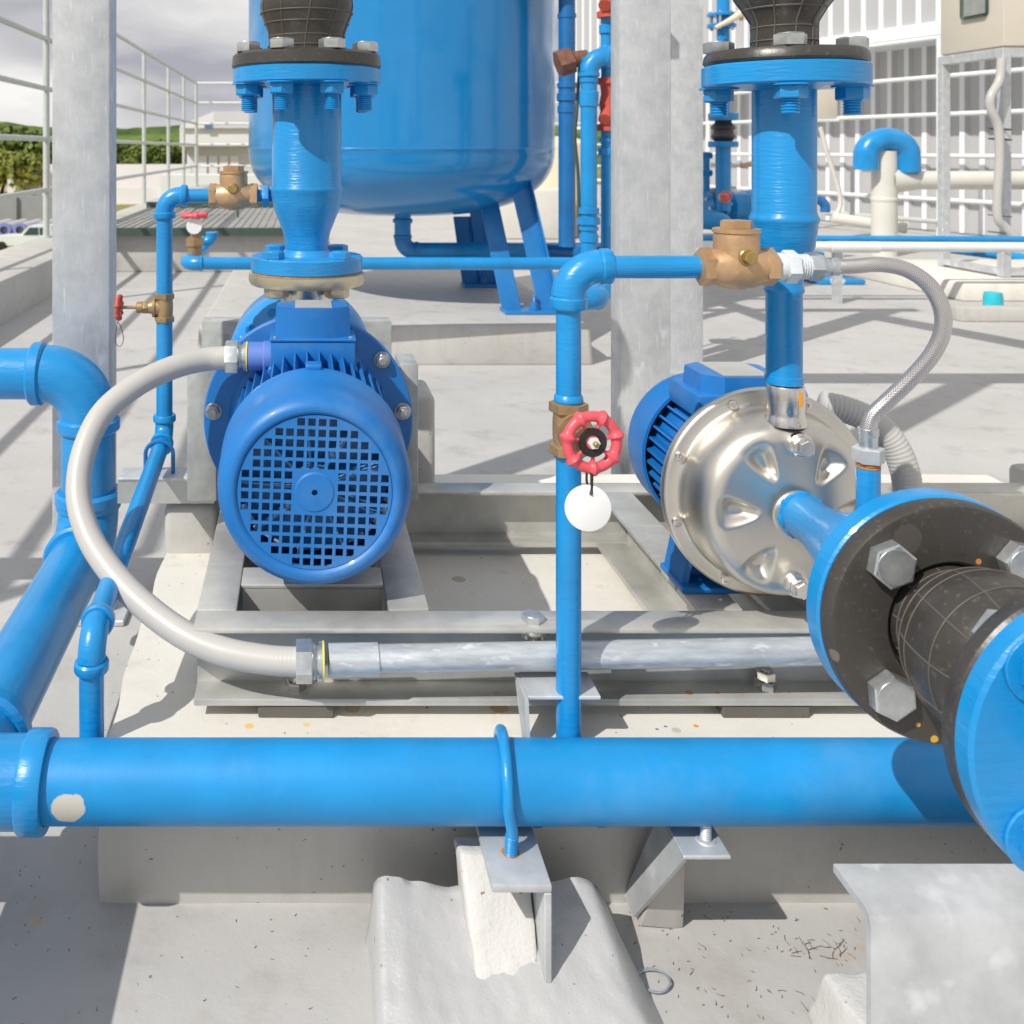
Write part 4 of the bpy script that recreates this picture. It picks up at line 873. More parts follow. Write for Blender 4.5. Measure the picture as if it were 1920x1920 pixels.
# terminal box
mb = MB(); bx0, bx1 = PX-.0565, PX+.0565
mb.box(bx0, bx1, 1.300, 1.382, PZ+.085, PZ+.124, .002, 2); tb = mk('terminal_box', mb, M['blue_motor'], t)
mb = MB(); mb.box(bx0-.0012, bx1+.0012, 1.2985, 1.3835, PZ+.1243, PZ+.1285, .001, 1)
zb_, zt_ = PZ+.1285, PZ+.1680
oc = lambda x0, x1, y0, y1, cx, cy, z: [Vector(p) for p in ((x0+cx, y0, z), (x1-cx, y0, z), (x1, y0+cy, z), (x1, y1-cy, z), (x1-cx, y1, z), (x0+cx, y1, z), (x0, y1-cy, z), (x0, y0+cy, z))]
lo = [mb.bm.verts.new(p) for p in oc(bx0+.005, bx1-.005, 1.303, 1.379, .027, .018, zb_)]; hi = [mb.bm.verts.new(p) for p in oc(bx0+.007, bx1-.007, 1.305, 1.377, .026, .017, zt_)]
for i in range(8): mb.bm.faces.new((lo[i], lo[(i+1) % 8], hi[(i+1) % 8], hi[i]))
mb.bm.faces.new(hi); mb.bm.faces.new(lo[::-1]); bmesh.ops.bevel(mb.bm, geom=[e for e in mb.bm.edges if all(v.co.z > zb_+.001 for v in e.verts)], offset=.0015, segments=2, affect='EDGES'); mk('lid', mb, M['blue_motor'], tb)
mk('label_plate', MB().box(PX-.024, PX+.026, 1.309, 1.372, zt_+.0002, zt_+.0012), M['label'], tb)
for X in (bx0+.006, bx1-.006): mk('screw', MB().cyl((X, 1.303, PZ+.128), (X, 1.303, PZ+.131), .0026, seg=14, ch=.0006), M['zinc'], tb)
# pump casing behind
mb = MB(); mb.lathe([(1.386, .085), (1.60, .09), (1.66, .095), (1.68, .118), (1.69, .127), (1.70, .129), (1.80, .129), (1.82, .118), (1.84, .09), (1.84, 0)], (PX-.018, 0, PZ+.004), Y_, 84)
mk('pump_casing', mb, M['blue_volute'], t)
for dg in (40, 65, 115, 140):
    a = math.radians(dg); bolt(t, (PX-.018+.112*math.cos(a), 1.679, PZ+.112*math.sin(a)), -Y_, .010, .012, M['blue_volute'], rot=a, name='casing_bolt')
mb = MB(); mb.lathe([(1.600, .0915), (1.672, .104)], (PX-.018, 0, PZ), Y_, 50); mk('coupling_guard', mb, metal('mesh_guard', (.10, .10, .10), .5, .6, .8, 300), t)
mb = MB(); mb.box(-.055, .055, 1.66, 1.80, ZT+.001, PZ-.10, .003, 2); mk('foot', mb, M['blue_volute'], t)
mb = MB(); mb.cyl((c[0], c[1], -.26), (c[0], c[1]+.02, -.33), .045, seg=40); mk('suction_neck', mb, M['blue_volute'], t)
# galvanised uprights beside the pump
def upright(x0, x1, d0, d1, z0, z1, lab): tag(mk('support_plate', MB().box(x0, x1, d0, d1, z0, z1, .002, 2), M['galv_old'], org=(x0, d0, z0)), lab, 'steel plate', 'galvanised plates beside the left pump')
upright(-.171, -.128, 1.425, 1.50, -.516, -.315, 'weathered galvanised upright at the left of the motor flange')
upright(.140, .167, 1.425, 1.50, -.516, -.315, 'weathered galvanised upright at the right of the motor flange')
upright(-.205, .175, 1.95, 2.0, -.80, -.345, 'wide galvanised plate standing behind the left pump casing')
mb = MB(); mb.box(.165, .213, 1.58, 1.70, -.80, -.40, .012, 3); mb.wobble(.003, 12); tag(mk('concrete_block', mb, M['plinth_side'], org=(.18, 1.6, -.8)), 'narrow light grey concrete block right of the left pump', 'concrete block')

# ------------------------------------------------------------------ conduit and flexible hose
t = thing('flexible_hose', 'smooth light grey hose looping from the left motor down to the conduit', 'hose', (-.25, 1.2, -.5))
hp = [W(424, 671, 1.33), W(385, 674, 1.328), W(330, 687, 1.31), W(262, 718, 1.28), W(195, 772, 1.245), W(158, 845, 1.21), W(147, 925, 1.18), W(165, 1000, 1.15), W(208, 1070, 1.12), W(270, 1135, 1.09), W(345, 1190, 1.062), W(420, 1222, 1.045), W(500, 1237, 1.035), W(560, 1241, 1.030)]
mb = MB(); mb.tube(hp, lambda f, dd: .0158-.0014*f+.00010*math.sin(dd*2*PI/.0045), 40, 22); mb.sharp = 60; mk('tube', mb, M['hose'], t)
def gland(t, p, q, s, mats=('zinc', 'yellow')):
    p, q = Vector(p), Vector(q).normalized(); mb = MB(); mb.sharp = 25; mb.hexp(p, p+q*s*1.15, s*1.38, .15, .0015); mk('compression_nut', mb, M['zinc'], t)
    mb = MB(); mb.lathe([(s*1.15, 0), (s*1.15, s*1.08), (s*1.25, s*1.2), (s*1.45, s*1.0), (s*1.55, s*1.0), (s*1.57, s*1.24), (s*1.78, s*1.24), (s*1.78, 0)], p, q, 36); mk('lock_ring', mb, M['zinc'], t)
    mb = MB(); mb.lathe([(s*1.79, 0), (s*1.79, s*1.28), (s*1.92, s*1.28), (s*1.92, 0)], p, q, 36); mk('gasket', mb, M['yellow'], t)
gland(t, W(555, 1240, 1.030), (1, .004, 0), .0155); gland(t, W(423, 668.5, 1.33), (1, 0, 0), .0158)
tag(mk('cable_boss', MB().lathe([(0, 0), (0, .0195), (.020, .0195), (.022, .021), (.034, .021), (.034, 0)], W(466, 668, 1.33), X_, 40), M['blue_boss'], org=W(466, 668, 1.33)), 'faded blue boss joining the hose fitting to the terminal box', 'pipe fitting')
t = thing('steel_conduit', 'galvanised conduit tube running level in front of the frame', 'conduit', (.3, 1.035, -.54))
p0, p1 = W(708, 1235, 1.036), W(1720, 1217, 1.046)
mk('tube', MB().cyl(p0, p1, .0141, seg=40), M['conduit'], t)
a = (p1-p0).normalized(); mb = MB(); mb.lathe([(0, .010), (0, .0161), (.0005, .0165), (.0525, .0165), (.053, .0161), (.053, .010)], W(616, 1238, 1.035), a, 40); mk('coupling', mb, M['conduit'], t)
# ------------------------------------------------------------------ branch with the red handwheel
VX, VY, vr = .2742, 1.010, .0128
t = thing('branch_pipe', 'slim upright blue pipe between the pumps, bending right at the top', 'pipe', (VX, VY, -.6))
mk('lower_pipe', MB().cyl((VX, VY, -.655), (VX, VY, -.316), vr, seg=36), M['blue'], t)
mk('middle_pipe', MB().cyl((VX, VY, -.262), (VX, VY, -.155), vr, seg=36), M['blue'], t)
elbow(t, (VX, VY, -.122), -Z_, X_, .031, vr*1.22, M['blue'], 1.20, .85)
mk('top_pipe', MB().cyl((VX+.025, VY-.004, -.122), (.408, .998, -.121), .0117, seg=32), M['blue_rough'], t)
for zz in (-.262, -.318): mk('collar', MB().lathe([(0, .0128), (.003, .0150), (.008, .0145), (.010, .0128)], (VX, VY, zz-.002 if zz > -.3 else zz-.004), Z_, 32), M['blue_rough'], t)
t, p = gate_valve('gate_valve', 'bronze gate valve with a bright red lobed handwheel facing the viewer', (VX, VY, -.2895), Z_, (.10, -1, .02), .0270, M['bronze_dull'], M['red'], .03, .0535)
wheel_c = Vector((.2825, .955, -.2875)); handwheel(t, wheel_c, (.10, -1, .05), .0305, M['red'])
tp = W(1106, 880, .952)
mb = MB(); mb.tube([tp+Vector((0, 0, .004)), tp+Vector((.0012, -.002, -.004)), tp+Vector((.001, -.002, -.018)), W(1108, 928, .948)], .0016, 8, 4); mb.tube([tp+Vector((-.003, 0, 0)), tp+Vector((-.003, 0, -.012)), tp+Vector((0, 0, -.020))], .0012, 8, 4)
t = thing('valve_tag', 'blank white round tag hanging on a black tie under the red handwheel', 'tag', tp); mk('tie', mb, M['black'], t)
tc_ = W(1102, 952, .950); mb = MB(); q = Vector((-.08, -1, .05)).normalized(); mb.lathe([(0, 0), (0, .0215), (.0003, .0223), (.0013, .0223), (.0016, .0215), (.0016, 0)], tc_, q, 48); mk('disc', mb, M['white'], t)
CV = Vector((.4415, .995, -.1204)); check_valve('swing_check_valve', 'large tan bronze check valve in front of the right riser', CV)
t = thing('adapter_fitting', 'white taped fitting with zinc nuts between check valve and braided hose', 'pipe fitting', CV+X_*.04)
b = CV+X_*.0385; mk('taped_nipple', MB().lathe([(0, 0), (0, .0125), (.004, .0145), (.011, .0135), (.011, 0)], b, X_, 30), M['ptfe'], t)
mb = MB(); mb.sharp = 25; mb.hexp(b+X_*.010, b+X_*.0225, .0172, .3, .001); mk('nut', mb, M['ptfe'], t)
mb = MB(); mb.thread(b+X_*.0225, b+X_*.0345, .0130, .0022); mk('thread', mb, M['ptfe'], t)
mb = MB(); mb.sharp = 25; mb.hexp(b+X_*.0335, b+X_*.0470, .0152, .1, .001); mk('nut', mb, M['zinc'], t)
t = thing('braided_hose', 'braided stainless hose curving down from the check valve fitting at the right', 'hose', (.62, 1.0, -.3))
hs_ = b+X_*.047; mk('ferrule', MB().lathe([(0, 0), (0, .0078), (.010, .0078), (.011, .0090), (.018, .0092), (.019, .0082), (.0195, 0)], hs_, X_, 28), M['zinc'], t)
hp = [hs_+X_*.012, W(1600, 499, .99), W(1650, 496, .985), W(1700, 506, .98), W(1742, 535, .975), W(1766, 580, .97), W(1766, 625, .97), W(1745, 668, .975), W(1706, 712, .985), W(1664, 752, .995), W(1636, 780, 1.0), W(1628, 806, 1.0), W(1628, 822, 1.0)]
mb = MB(); mb.tube(hp, .0078, 24, 16); mb.sharp = 70; mk('braid', mb, M['braid'], t)
e = W(1628, 838, 1.0); mk('ferrule', MB().lathe([(0, 0), (0, .0088), (.012, .0090), (.013, .0098), (.019, .0098), (.019, .008), (.0215, 0)], e, Z_, 28), M['zinc'], t)
mb = MB(); mb.sharp = 25; mb.hexp(e-Z_*.0150, e, .0152, .2, .0012); mk('nut', mb, M['galv'], t)
t = thing('short_pipe', 'short upright blue pipe with rusty thread below the braided hose', 'pipe', e)
mk('thread', MB().thread(e-Z_*.0215, e-Z_*.0135, .0115, .002), M['rust'], t); mk('pipe', MB().cyl(e-Z_*.021, (e.x, e.y, -.40), .0113, seg=32), M['blue'], t)
elbow(t, (e.x, e.y, -.42), Z_, -X_, .02, .0129, M['blue'])
t = thing('ribbed_hose', 'grey ribbed hose curving out behind the stainless pump', 'hose', (.7, 1.3, -.35))
mb = MB(); mb.tube([W(1540, 758, 1.22), W(1585, 768, 1.215), W(1635, 790, 1.21), W(1672, 828, 1.205), W(1694, 875, 1.20), W(1703, 930, 1.20), W(1700, 1000, 1.20)], lambda f, dd: .0165+.00035*math.sin(dd*2*PI/.0052), 32, 26); mb.sharp = 80; mk('tube', mb, M['hose_dirty'], t)

# ------------------------------------------------------------------ right pump
SX, SZ, SD = .524, -.389, 1.10
t = thing('stainless_pump', 'dimpled stainless centrifugal pump with a small blue motor behind it', 'pump', (SX, 1.15, -.52)); o = (SX, 0, SZ)
dim = [(121, .0605, .016), (53, .0600, .016), (180, .059, .017), (238, .0625, .016), (0, .061, .016), (302, .062, .015)]
mb = MB(); prof = [(1.118, 0), (1.118, .115), (1.112, .1175), (1.104, .1175), (1.1015, .1160), (1.1005, .113), (1.1005, .104), (1.098, .1005), (1.085, .0990), (1.068, .0978), (1.057, .0955), (1.049, .0915), (1.0440, .086), (1.0415, .078)]
nr = 26
for i in range(1, nr+1):
    r_ = .078*(1-i/nr)+.024*(i/nr); prof.append((1.0415-.0035*math.sin(min(1, i/nr)*PI/2), r_))
prof += [(1.036, .0222), (1.030, .0215), (1.024, .0212), (1.024, 0)]
mb.lathe(prof, o, Y_, 180); ZI = PZ
for v in mb.bm.verts:
    if v.co.y < 1.056:
        x, z = v.co.x-SX, v.co.z-SZ; rr = math.hypot(x, z)
        if rr < .026: continue
        dep = 0
        for dg, rc, wd_ in dim:
            a = math.radians(dg); cx, cz = rc*math.cos(a), rc*math.sin(a); lx = (x-cx)*math.cos(a)+(z-cz)*math.sin(a); ly = -(x-cx)*math.sin(a)+(z-cz)*math.cos(a)
            w_ = wd_*(.62+.30*max(-1, min(1, lx/.016))); q = max(abs(lx)/.0165, abs(ly)/w_); q2 = math.sqrt((lx/.0175)**2+(ly/w_)**2); q = .5*q+.5*q2
            if q < 1.35: k = max(0, min(1, (1.35-q)/1.0)); dep = max(dep, .0105*k*k*(3-2*k))
        for dg, rc in ((87, .0745), (270, .0750)):
            a = math.radians(dg); q = math.hypot(x-rc*math.cos(a), z-rc*math.sin(a)); dep -= .004*math.exp(-(q/.011)**4)
        v.co.y += dep
mb.sharp = 60; mk('casing', mb, M['stainless'], t)
for dg in (22, 67, 112, 157, 197, 243, 293, 338):
    a = math.radians(dg); b = Vector((SX+.1085*math.cos(a), 1.1005, SZ+.1085*math.sin(a))); mb = MB(); mb.lathe([(0, 0), (0, .0052), (.0045, .005), (.005, .0042), (.005, .0022), (.002, .0022), (.002, 0)], b, -Y_, 20); mk('socket_screw', mb, M['stain_plain'], t)
for dg, rc in ((87, .0745), (270, .0750)):
    a = math.radians(dg); b = Vector((SX+rc*math.cos(a), 1.037, SZ+rc*math.sin(a))); mb = MB(); mb.sharp = 25; mb.cyl(b+Y_*.006, b-Y_*.006, .0125, seg=28, ch=.003); mb.cyl(b-Y_*.006, b-Y_*.010, .0105, seg=24, ch=.001); mb.hexp(b-Y_*.010, b-Y_*.017, .0088, a, .0008); mk('plug', mb, M['stain_plain'], t)
mb = MB(); mb.lathe([(-.2565, .014), (-.2565, .0186), (-.258, .0192), (-.282, .0192), (-.286, .0187), (-.290, .0196), (-.295, .0212), (-.299, .0215)], (SX, 1.06, 0), Z_, 44); mk('outlet_neck', mb, M['stain_plain'], t)
mb = MB(); mb.box(SX+.0055, SX+.0095, 1.0405, 1.0435, -.276, -.260); 
mk('paint_mark', mb, plain('orange_mark', (.75, .36, .04), .5, 0, 0), t)
mb = MB(); mb.lathe([(1.118, 0), (1.118, .078), (1.30, .078), (1.30, 0)], o, Y_, 60)
for k in range(36):
    a = 2*PI*(k+.5)/36; e_ = Vector((math.cos(a), 0, math.sin(a))); tn = Vector((-math.sin(a), 0, math.cos(a)))*.0016; b = Vector((SX, 0, SZ))
    A = [b+e_*.07+Y_*1.13-tn*1.3, b+e_*.089+Y_*1.13-tn*.8, b+e_*.089+Y_*1.238-tn*.8, b+e_*.07+Y_*1.25-tn*1.3]; B_ = [b+e_*.07+Y_*1.13+tn*1.3, b+e_*.089+Y_*1.13+tn*.8, b+e_*.089+Y_*1.238+tn*.8, b+e_*.07+Y_*1.25+tn*1.3]; mb.hexa(A+B_)
mk('finned_housing', mb, M['blue_motor'], t)
mb = MB(); mb.lathe([(1.2350, .0915), (1.2350, .0955), (1.290, .0950), (1.300, .092), (1.308, .085), (1.310, .078), (1.310, 0)], o, Y_, 72); mb.lathe([(1.2351, .0915), (1.30, .0915)], o, Y_, 72); mk('fan_cover', mb, M['blue_motor'], t)
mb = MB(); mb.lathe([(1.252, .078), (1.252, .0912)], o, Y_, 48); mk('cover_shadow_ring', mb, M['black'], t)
tb = mk('terminal_box', MB().box(SX-.060, SX+.050, 1.145, 1.240, SZ+.070, SZ+.098, .002, 2), M['blue_motor'], t)
mb = MB(); x0, x1 = SX-.050, SX+.046
lo = [mb.bm.verts.new(p) for p in oc(x0, x1, 1.148, 1.238, .022, .018, SZ+.098)]; hi = [mb.bm.verts.new(p) for p in oc(x0+.002, x1-.002, 1.150, 1.236, .021, .017, SZ+.119)]
for i in range(8): mb.bm.faces.new((lo[i], lo[(i+1) % 8], hi[(i+1) % 8], hi[i]))
mb.bm.faces.new(hi); mb.bm.faces.new(lo[::-1]); mk('lid', mb, M['blue_motor'], tb)
mk('label_plate', MB().box(SX-.026, SX+.030, 1.156, 1.230, SZ+.1192, SZ+.1202), M['label'], tb)
mk('cable_gland', MB().cyl((SX+.05, 1.20, SZ+.085), (SX+.09, 1.205, SZ+.080), .017, seg=24, ch=.002), M['blue_boss'], tb)
mb = MB(); mb.box(SX-.086, SX+.086, 1.128, 1.20, ZT+.0012, ZT+.008, .0015)
mb.hexa([(SX-.083, 1.14, ZT+.006), (SX-.075, 1.14, ZT+.006), (SX-.075, 1.195, ZT+.006), (SX-.083, 1.195, ZT+.006), (SX-.068, 1.14, SZ-.05), (SX-.060, 1.14, SZ-.05), (SX-.060, 1.195, SZ-.05), (SX-.068, 1.195, SZ-.05)])
mb.hexa([(SX+.075, 1.14, ZT+.006), (SX+.083, 1.14, ZT+.006), (SX+.083, 1.195, ZT+.006), (SX+.075, 1.195, ZT+.006), (SX+.060, 1.14, SZ-.05), (SX+.068, 1.14, SZ-.05), (SX+.068, 1.195, SZ-.05), (SX+.060, 1.195, SZ-.05)])
mb.box(SX-.062, SX+.062, 1.165, 1.170, ZT+.006, SZ-.06); mk('foot', mb, M['blue_motor'], t)

# suction side: reducer, flange pair with rubber joint
QZ = -.386; o = (SX, 0, QZ)
t = thing('suction_reducer', 'blue cone shaped pipe from the stainless pump to the big black flange', 'pipe', (SX, .93, QZ))
mb = MB(); mb.lathe([(1.026, 0), (1.026, .0225), (.985, .0235), (.975, .0260), (.955, .0300), (.925, .0385), (.900, .0440), (.880, .0455), (.82, .0455), (.82, 0)], o, Y_, 60); mb.sharp = 50; mk('cone', mb, M['blue_rough'], t)
mk('weld_ring', MB().torus((SX, 1.026, QZ), Y_, .0225, .0026, 48, 8, rmod=lambda th: 1+.3*math.sin(7*th)+.2*math.sin(17*th)), M['blue_rough'], t)
mk('flange', MB().lathe([(.806, 0), (.806, .0975), (.808, .0993), (.824, .0993), (.826, .0975), (.826, 0)], o, Y_, 96), M['blue'], t)
t = thing('rubber_joint', 'black ribbed rubber joint lying between two flanges at the right', 'rubber joint', (SX, .73, QZ))
mk('rear_flange', MB().lathe([(.8055, 0), (.8055, .0965), (.803, .0985), (.792, .0985), (.7885, .0965), (.7875, .093), (.7875, .0525), (.790, .050), (.797, .049), (.797, 0)], o, Y_, 96), M['rubber_marked'], t)
pr = [(.797, .0475), (.789, .0475), (.781, .0465), (.776, .0470), (.771, .0520), (.763, .0580), (.750, .0620), (.736, .0632), (.720, .0622), (.707, .0580), (.698, .0520), (.692, .0475), (.680, .0470), (.655, .0470)]
mb = MB(); mb.lathe([(pr[0][0], 0)]+pr+[(pr[-1][0], 0)], o, Y_, 80); mb.sharp = 80; bl = mk('bellows', mb, M['rubber'], t)
mb = MB()
for y, rr in ((.784, .0469), (.778, .0468), (.763, .0581), (.750, .0621), (.720, .0623), (.698, .0521), (.688, .0475)): mb.torus((SX, y, QZ), Y_, rr, .0007, 80, 6)
for k in range(11):
    a = 2*PI*k/11+.1; mb.tube([(SX+(q+.0001)*math.cos(a+(.79-y)*1.5), y, QZ+(q+.0001)*math.sin(a+(.79-y)*1.5)) for y, q in pr[1:]], .0007, 6)
mk('moulding_lines', mb, M['rubber_line'], bl)
for k, (sx, sz) in enumerate(((-1, 1), (-1, -1), (1, 1), (1, -1))):
    b = Vector((SX+sx*.0525, .7875, QZ+sz*.0525)); bolt(t, b, -Y_, .0185, .0115, M['zinc'], rot=.35+.25*k)
mk('front_flange', MB().lathe([(.6385, 0), (.6385, .0965), (.641, .0985), (.650, .0985), (.6535, .0965), (.6545, .093), (.6545, .0525), (.650, .049), (.650, 0)], o, Y_, 96), M['rubber'], t)
b = Vector((SX-.050, .6546, QZ+.055)); bolt(t, b, Y_, .0185, .0115, M['zinc'], rot=.1); bolt(t, b+Vector((.105, 0, 0)), Y_, .0185, .0115, M['zinc'], rot=.1)
t = thing('blue_flange', 'big blue flange cut off by the right photo edge, nearest of all flanges', 'flange', (SX, .63, QZ))
mk('disc', MB().lathe([(.6383, 0), (.6383, .0975), (.6365, .0990), (.624, .0990), (.6215, .0965), (.6212, 0)], o, Y_, 96), M['blue'], t)
for sx in (-1, 1):
    for sz in (-1, 1): bolt(t, (SX+sx*.0555, .6212, QZ+sz*.0540), -Y_, .0160, .0135, M['blue'], washer=(.0225, .0025), rot=.45)
mb = MB(); mb.tube([(SX, .6212, QZ), (SX, .58, QZ), (SX+.01, .545, QZ), (SX+.04, .52, QZ), (SX+.08, .512, QZ), (SX+.5, .512, QZ)], .040, 40, 6); mk('pipe', mb, M['blue'], t)
# ------------------------------------------------------------------ blue pressure tank
TX, TY, TR = .431, 4.40, .680
t = thing('pressure_tank', 'big glossy blue pressure tank with a rounded bottom on bent plate legs', 'tank', (TX, TY, -.652)); o = (TX, TY, 0)
pr = [(2.2, 0), (2.2, TR), (.004, TR), (.003, TR+.0025), (-.002, TR+.003), (-.006, TR)]
n = 26
for i in range(1, n+1):
    a = PI/2*i/n; e = .62; x = TR*math.cos(a)**e; pr.append((-.006-.287*math.sin(a)**.92, x if i < n else 0))
mb = MB(); mb.lathe(pr, o, Z_, 128); mb.sharp = 60; mk('shell', mb, M['blue_tank'], t)
mb = MB()
for k in range(3): pass
mb.torus((TX, TY, .0), Z_, TR, .0035, 128, 6, rmod=lambda a: 1+.25*math.sin(57*a)+.2*math.sin(131*a)); mk('weld_seam', mb, M['blue_tank'], t)
def plate(mb, a, b, wv, th):     # flat plate strip from a to b, half width vector wv, thickness vector th
    a, b, wv, th = Vector(a), Vector(b), Vector(wv), Vector(th); mb.hexa([a-wv, a+wv, a+wv+th, a-wv+th, b-wv, b+wv, b+wv+th, b-wv+th], .002, 1)
def leg(x, y, top_x, top_y, ztop, s=1, hw=.036, gap=.105):
    mb = MB(); zb = -.650
    # two flat plates rising from one foot plate, bent U
    plate(mb, (x-gap, y, zb), (top_x-gap*1.35, top_y+.02, ztop-.04), (hw, .006, 0), (.001, .012, 0))
    plate(mb, (x+gap*.55, y, zb), (top_x-.01, top_y, ztop+.05), (hw, .006, 0), (.001, .012, 0))
    plate(mb, (x+gap*.55+hw, y+.02, zb), (top_x-.01+hw, top_y+.02, ztop+.05), (0, .05, 0), (.006, 0, 0))
    mb.hexa([(x-gap-hw, y-.06, zb-.001), (x+gap*.55+hw, y-.06, zb-.001), (x+gap*.55+hw+.012, y+.06, zb-.001), (x-gap-hw, y+.06, zb-.001), (x-gap-hw, y-.06, zb+.012), (x+gap*.55+hw, y-.06, zb+.012), (x+gap*.55+hw+.012, y+.06, zb+.012), (x-gap-hw, y+.06, zb+.012)], .002, 1)
    l_ = mk('leg', mb, M['blue_leg'], t)
    mb = MB(); mb.sharp = 25; p = Vector((x-.01, y-.01, zb+.013)); mb.cyl(p, p+Z_*.004, .022, seg=20); mb.hexp(p+Z_*.004, p+Z_*.022, .017); mb.thread(p+Z_*.02, p+Z_*.055, .009, .006); mk('anchor_nut', mb, M['blue_leg'], l_)
leg(.925, 3.88, .890, 4.02, -.155, hw=.040, gap=.095)
leg(.86, 4.63, .83, 4.58, -.28, hw=.052, gap=.055)
leg(.04, 4.50, .05, 4.48, -.24, gap=.05)
t = thing('tank_outlet_pipe', 'blue pipe under the tank turning right along the plinth', 'pipe', (TX, TY, -.46)); ox = (755-570)*4.4/F
mk('outlet', MB().cyl((ox, TY, -.28), (ox, TY, -.41), .037, seg=28), M['blue'], t); collar(t, (ox, TY, -.335), Z_, .045, .02, M['blue'])
elbow(t, (ox, TY, -.46), Z_, X_, .055, .034, M['blue_leg']); mk('pipe', MB().cyl((ox+.05, TY, -.46), (1.36, 4.42, -.462), .037, seg=28), M['blue'], t)
t = thing('level_pipe', 'long level blue pipe behind the left pump ending in an elbow and small valve', 'pipe', (0, 3.4, -.39)); d = 3.4; z = -(494-279)*d/F; x0 = (350-570)*d/F
mk('pipe', MB().cyl((x0+.03, d, z), (1.20, d+.08, z-.01), .0225, seg=28), M['blue'], t)
elbow(t, (x0, d, z), X_, Y_, .045, .0225, M['blue']); mk('return', MB().cyl((x0, d+.03, z), (x0+.02, d+.42, z), .0215, seg=24), M['blue'], t)
elbow(t, (x0+.045, d+.46, z+.03), -X_, Z_, .03, .020, M['blue'])
vp = Vector((x0+.015, d+.12, z+.06)); t = thing('small_gate_valve', 'small bronze valve with red handwheel and white disc above the level pipe', 'valve', vp)
mb = MB(); mb.sharp = 30; mb.cyl(vp-Z_*.05, vp+Z_*.02, .026, seg=20); mb.hexp(vp-Z_*.01, vp+Z_*.015, .035); mb.cyl(vp+Z_*.02, vp+Z_*.045, .016, seg=16); mk('body', mb, M['bronze_dull'], t)
mk('stem', MB().cyl(vp+Z_*.045, vp+Z_*.115, .006, seg=12), M['zinc'], t); handwheel(t, vp+Z_*.10, Z_, .047, M['red'], False)
mb = MB(); mb.cyl(vp+Vector((.0, -.022, .062)), vp+Vector((0, -.026, .062)), .028, seg=24); mk('disc', mb, M['white'], t)

# ------------------------------------------------------------------ pipe bundle right of the tank
def vpipe(name, label, px, d, y0, y1, wpx, mat, rings=()):
    r_ = wpx*d/F/2; x = (px-570)*d/F; z0, z1 = -(y1-279)*d/F, -(y0-279)*d/F
    t = thing(name, label, 'pipe', (x, d, z0)); mk('pipe', MB().cyl((x, d, z0), (x, d, z1), r_, seg=32), mat, t)
    for (py, h, k, hx) in rings:
        zc = -(py-279)*d/F; hh = h*d/F/2
        if hx: mb = MB(); mb.sharp = 25; mb.hexp((x, d, zc-hh), (x, d, zc+hh), r_*k*1.06, .2, .002); mk('nut', mb, mat, t)
        else: mk('coupling', MB().lathe([(0, r_*.9), (hh*.25, r_*k), (hh*1.75, r_*k), (hh*2, r_*.9)], (x, d, zc-hh), Z_, 32), mat, t)
    return t, x, r_
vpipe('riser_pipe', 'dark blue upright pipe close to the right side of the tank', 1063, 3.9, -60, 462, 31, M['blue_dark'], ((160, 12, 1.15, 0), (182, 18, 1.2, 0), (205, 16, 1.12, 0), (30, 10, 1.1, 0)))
t, x, r_ = vpipe('riser_pipe', 'bright blue upright pipe with couplings left of the galvanised column', 1104, 3.3, 108, 480, 30, M['blue'], ((150, 12, 1.15, 0), (186, 34, 1.18, 0), (395, 14, 1.25, 0), (414, 14, 1.3, 1), (428, 8, 1.2, 0), (446, 18, 1.15, 0)))
elbow(t, (x, 3.3, -(108-279)*3.3/F), -Z_, X_, .05, r_*1.1, M['blue'])
t, x3, r3 = vpipe('riser_pipe', 'thin blue upright pipe partly hidden by the galvanised column', 1137, 3.35, -60, 560, 20, M['blue'], ((55, 20, 1.35, 0), (125, 8, 1.3, 0), (262, 10, 1.3, 0), (284, 14, 1.4, 1)))
mk('cross_pipe', MB().cyl((x+.05, 3.3, -(108-279)*3.3/F), (x3, 3.35, -(96-279)*3.3/F), .031, seg=24), M['blue'], t)
for (y0, y1, lab) in ((-60, 33, 'upper red cast strainer on the thin pipe by the galvanised column'), (146, 245, 'lower red cast strainer on the thin pipe by the galvanised column')):
    d = 3.34; xx = (1142-570)*d/F; z0, z1 = -(y1-279)*d/F, -(y0-279)*d/F
    tt = thing('red_strainer', lab, 'strainer', (xx, d, z0), 'red strainers beside the column')
    h = z1-z0; mk('body', MB().lathe([(0, 0), (0, .040), (.02, .040), (.025, .030), (h*.3, .026), (h*.5, .034), (h*.7, .026), (h-.025, .030), (h-.02, .040), (h, .040), (h, 0)], (xx, d, z0), Z_, 28), M['red_iron'], tt)
    mb = MB(); mb.cyl((xx, d, z0+h*.45), (xx-.03, d-.05, z0+h*.2), .022, seg=20); mk('side_neck', mb, M['red_iron'], tt)
p = W(1062, 115, 3.32); tt = thing('rusty_union', 'dark rusty union nut left of the pipe elbow by the tank', 'pipe fitting', p)
mb = MB(); mb.sharp = 25; mb.hexp(p+Vector((-.03, 0, -.01)), p+Vector((.02, 0, .006)), .048, .2, .004); mb.cyl(p+Vector((.02, 0, .006)), p+Vector((.07, 0, .012)), .028, seg=20); mk('nut', mb, M['rust_iron'], tt)
tag(mk('cable', MB().tube([W(1088, 100, 3.38), W(1082, 200, 3.36), W(1078, 260, 3.36), W(1084, 330, 3.36), W(1086, 440, 3.36)], .006, 8, 8), M['green_dark'], org=W(1084, 300, 3.36)), 'thin dark green cable hanging between the two blue upright pipes', 'cable')
t = thing('low_pipe', 'blue pipe lying low behind the branch elbow, right of the tank legs', 'pipe', W(1060, 470, 3.9))
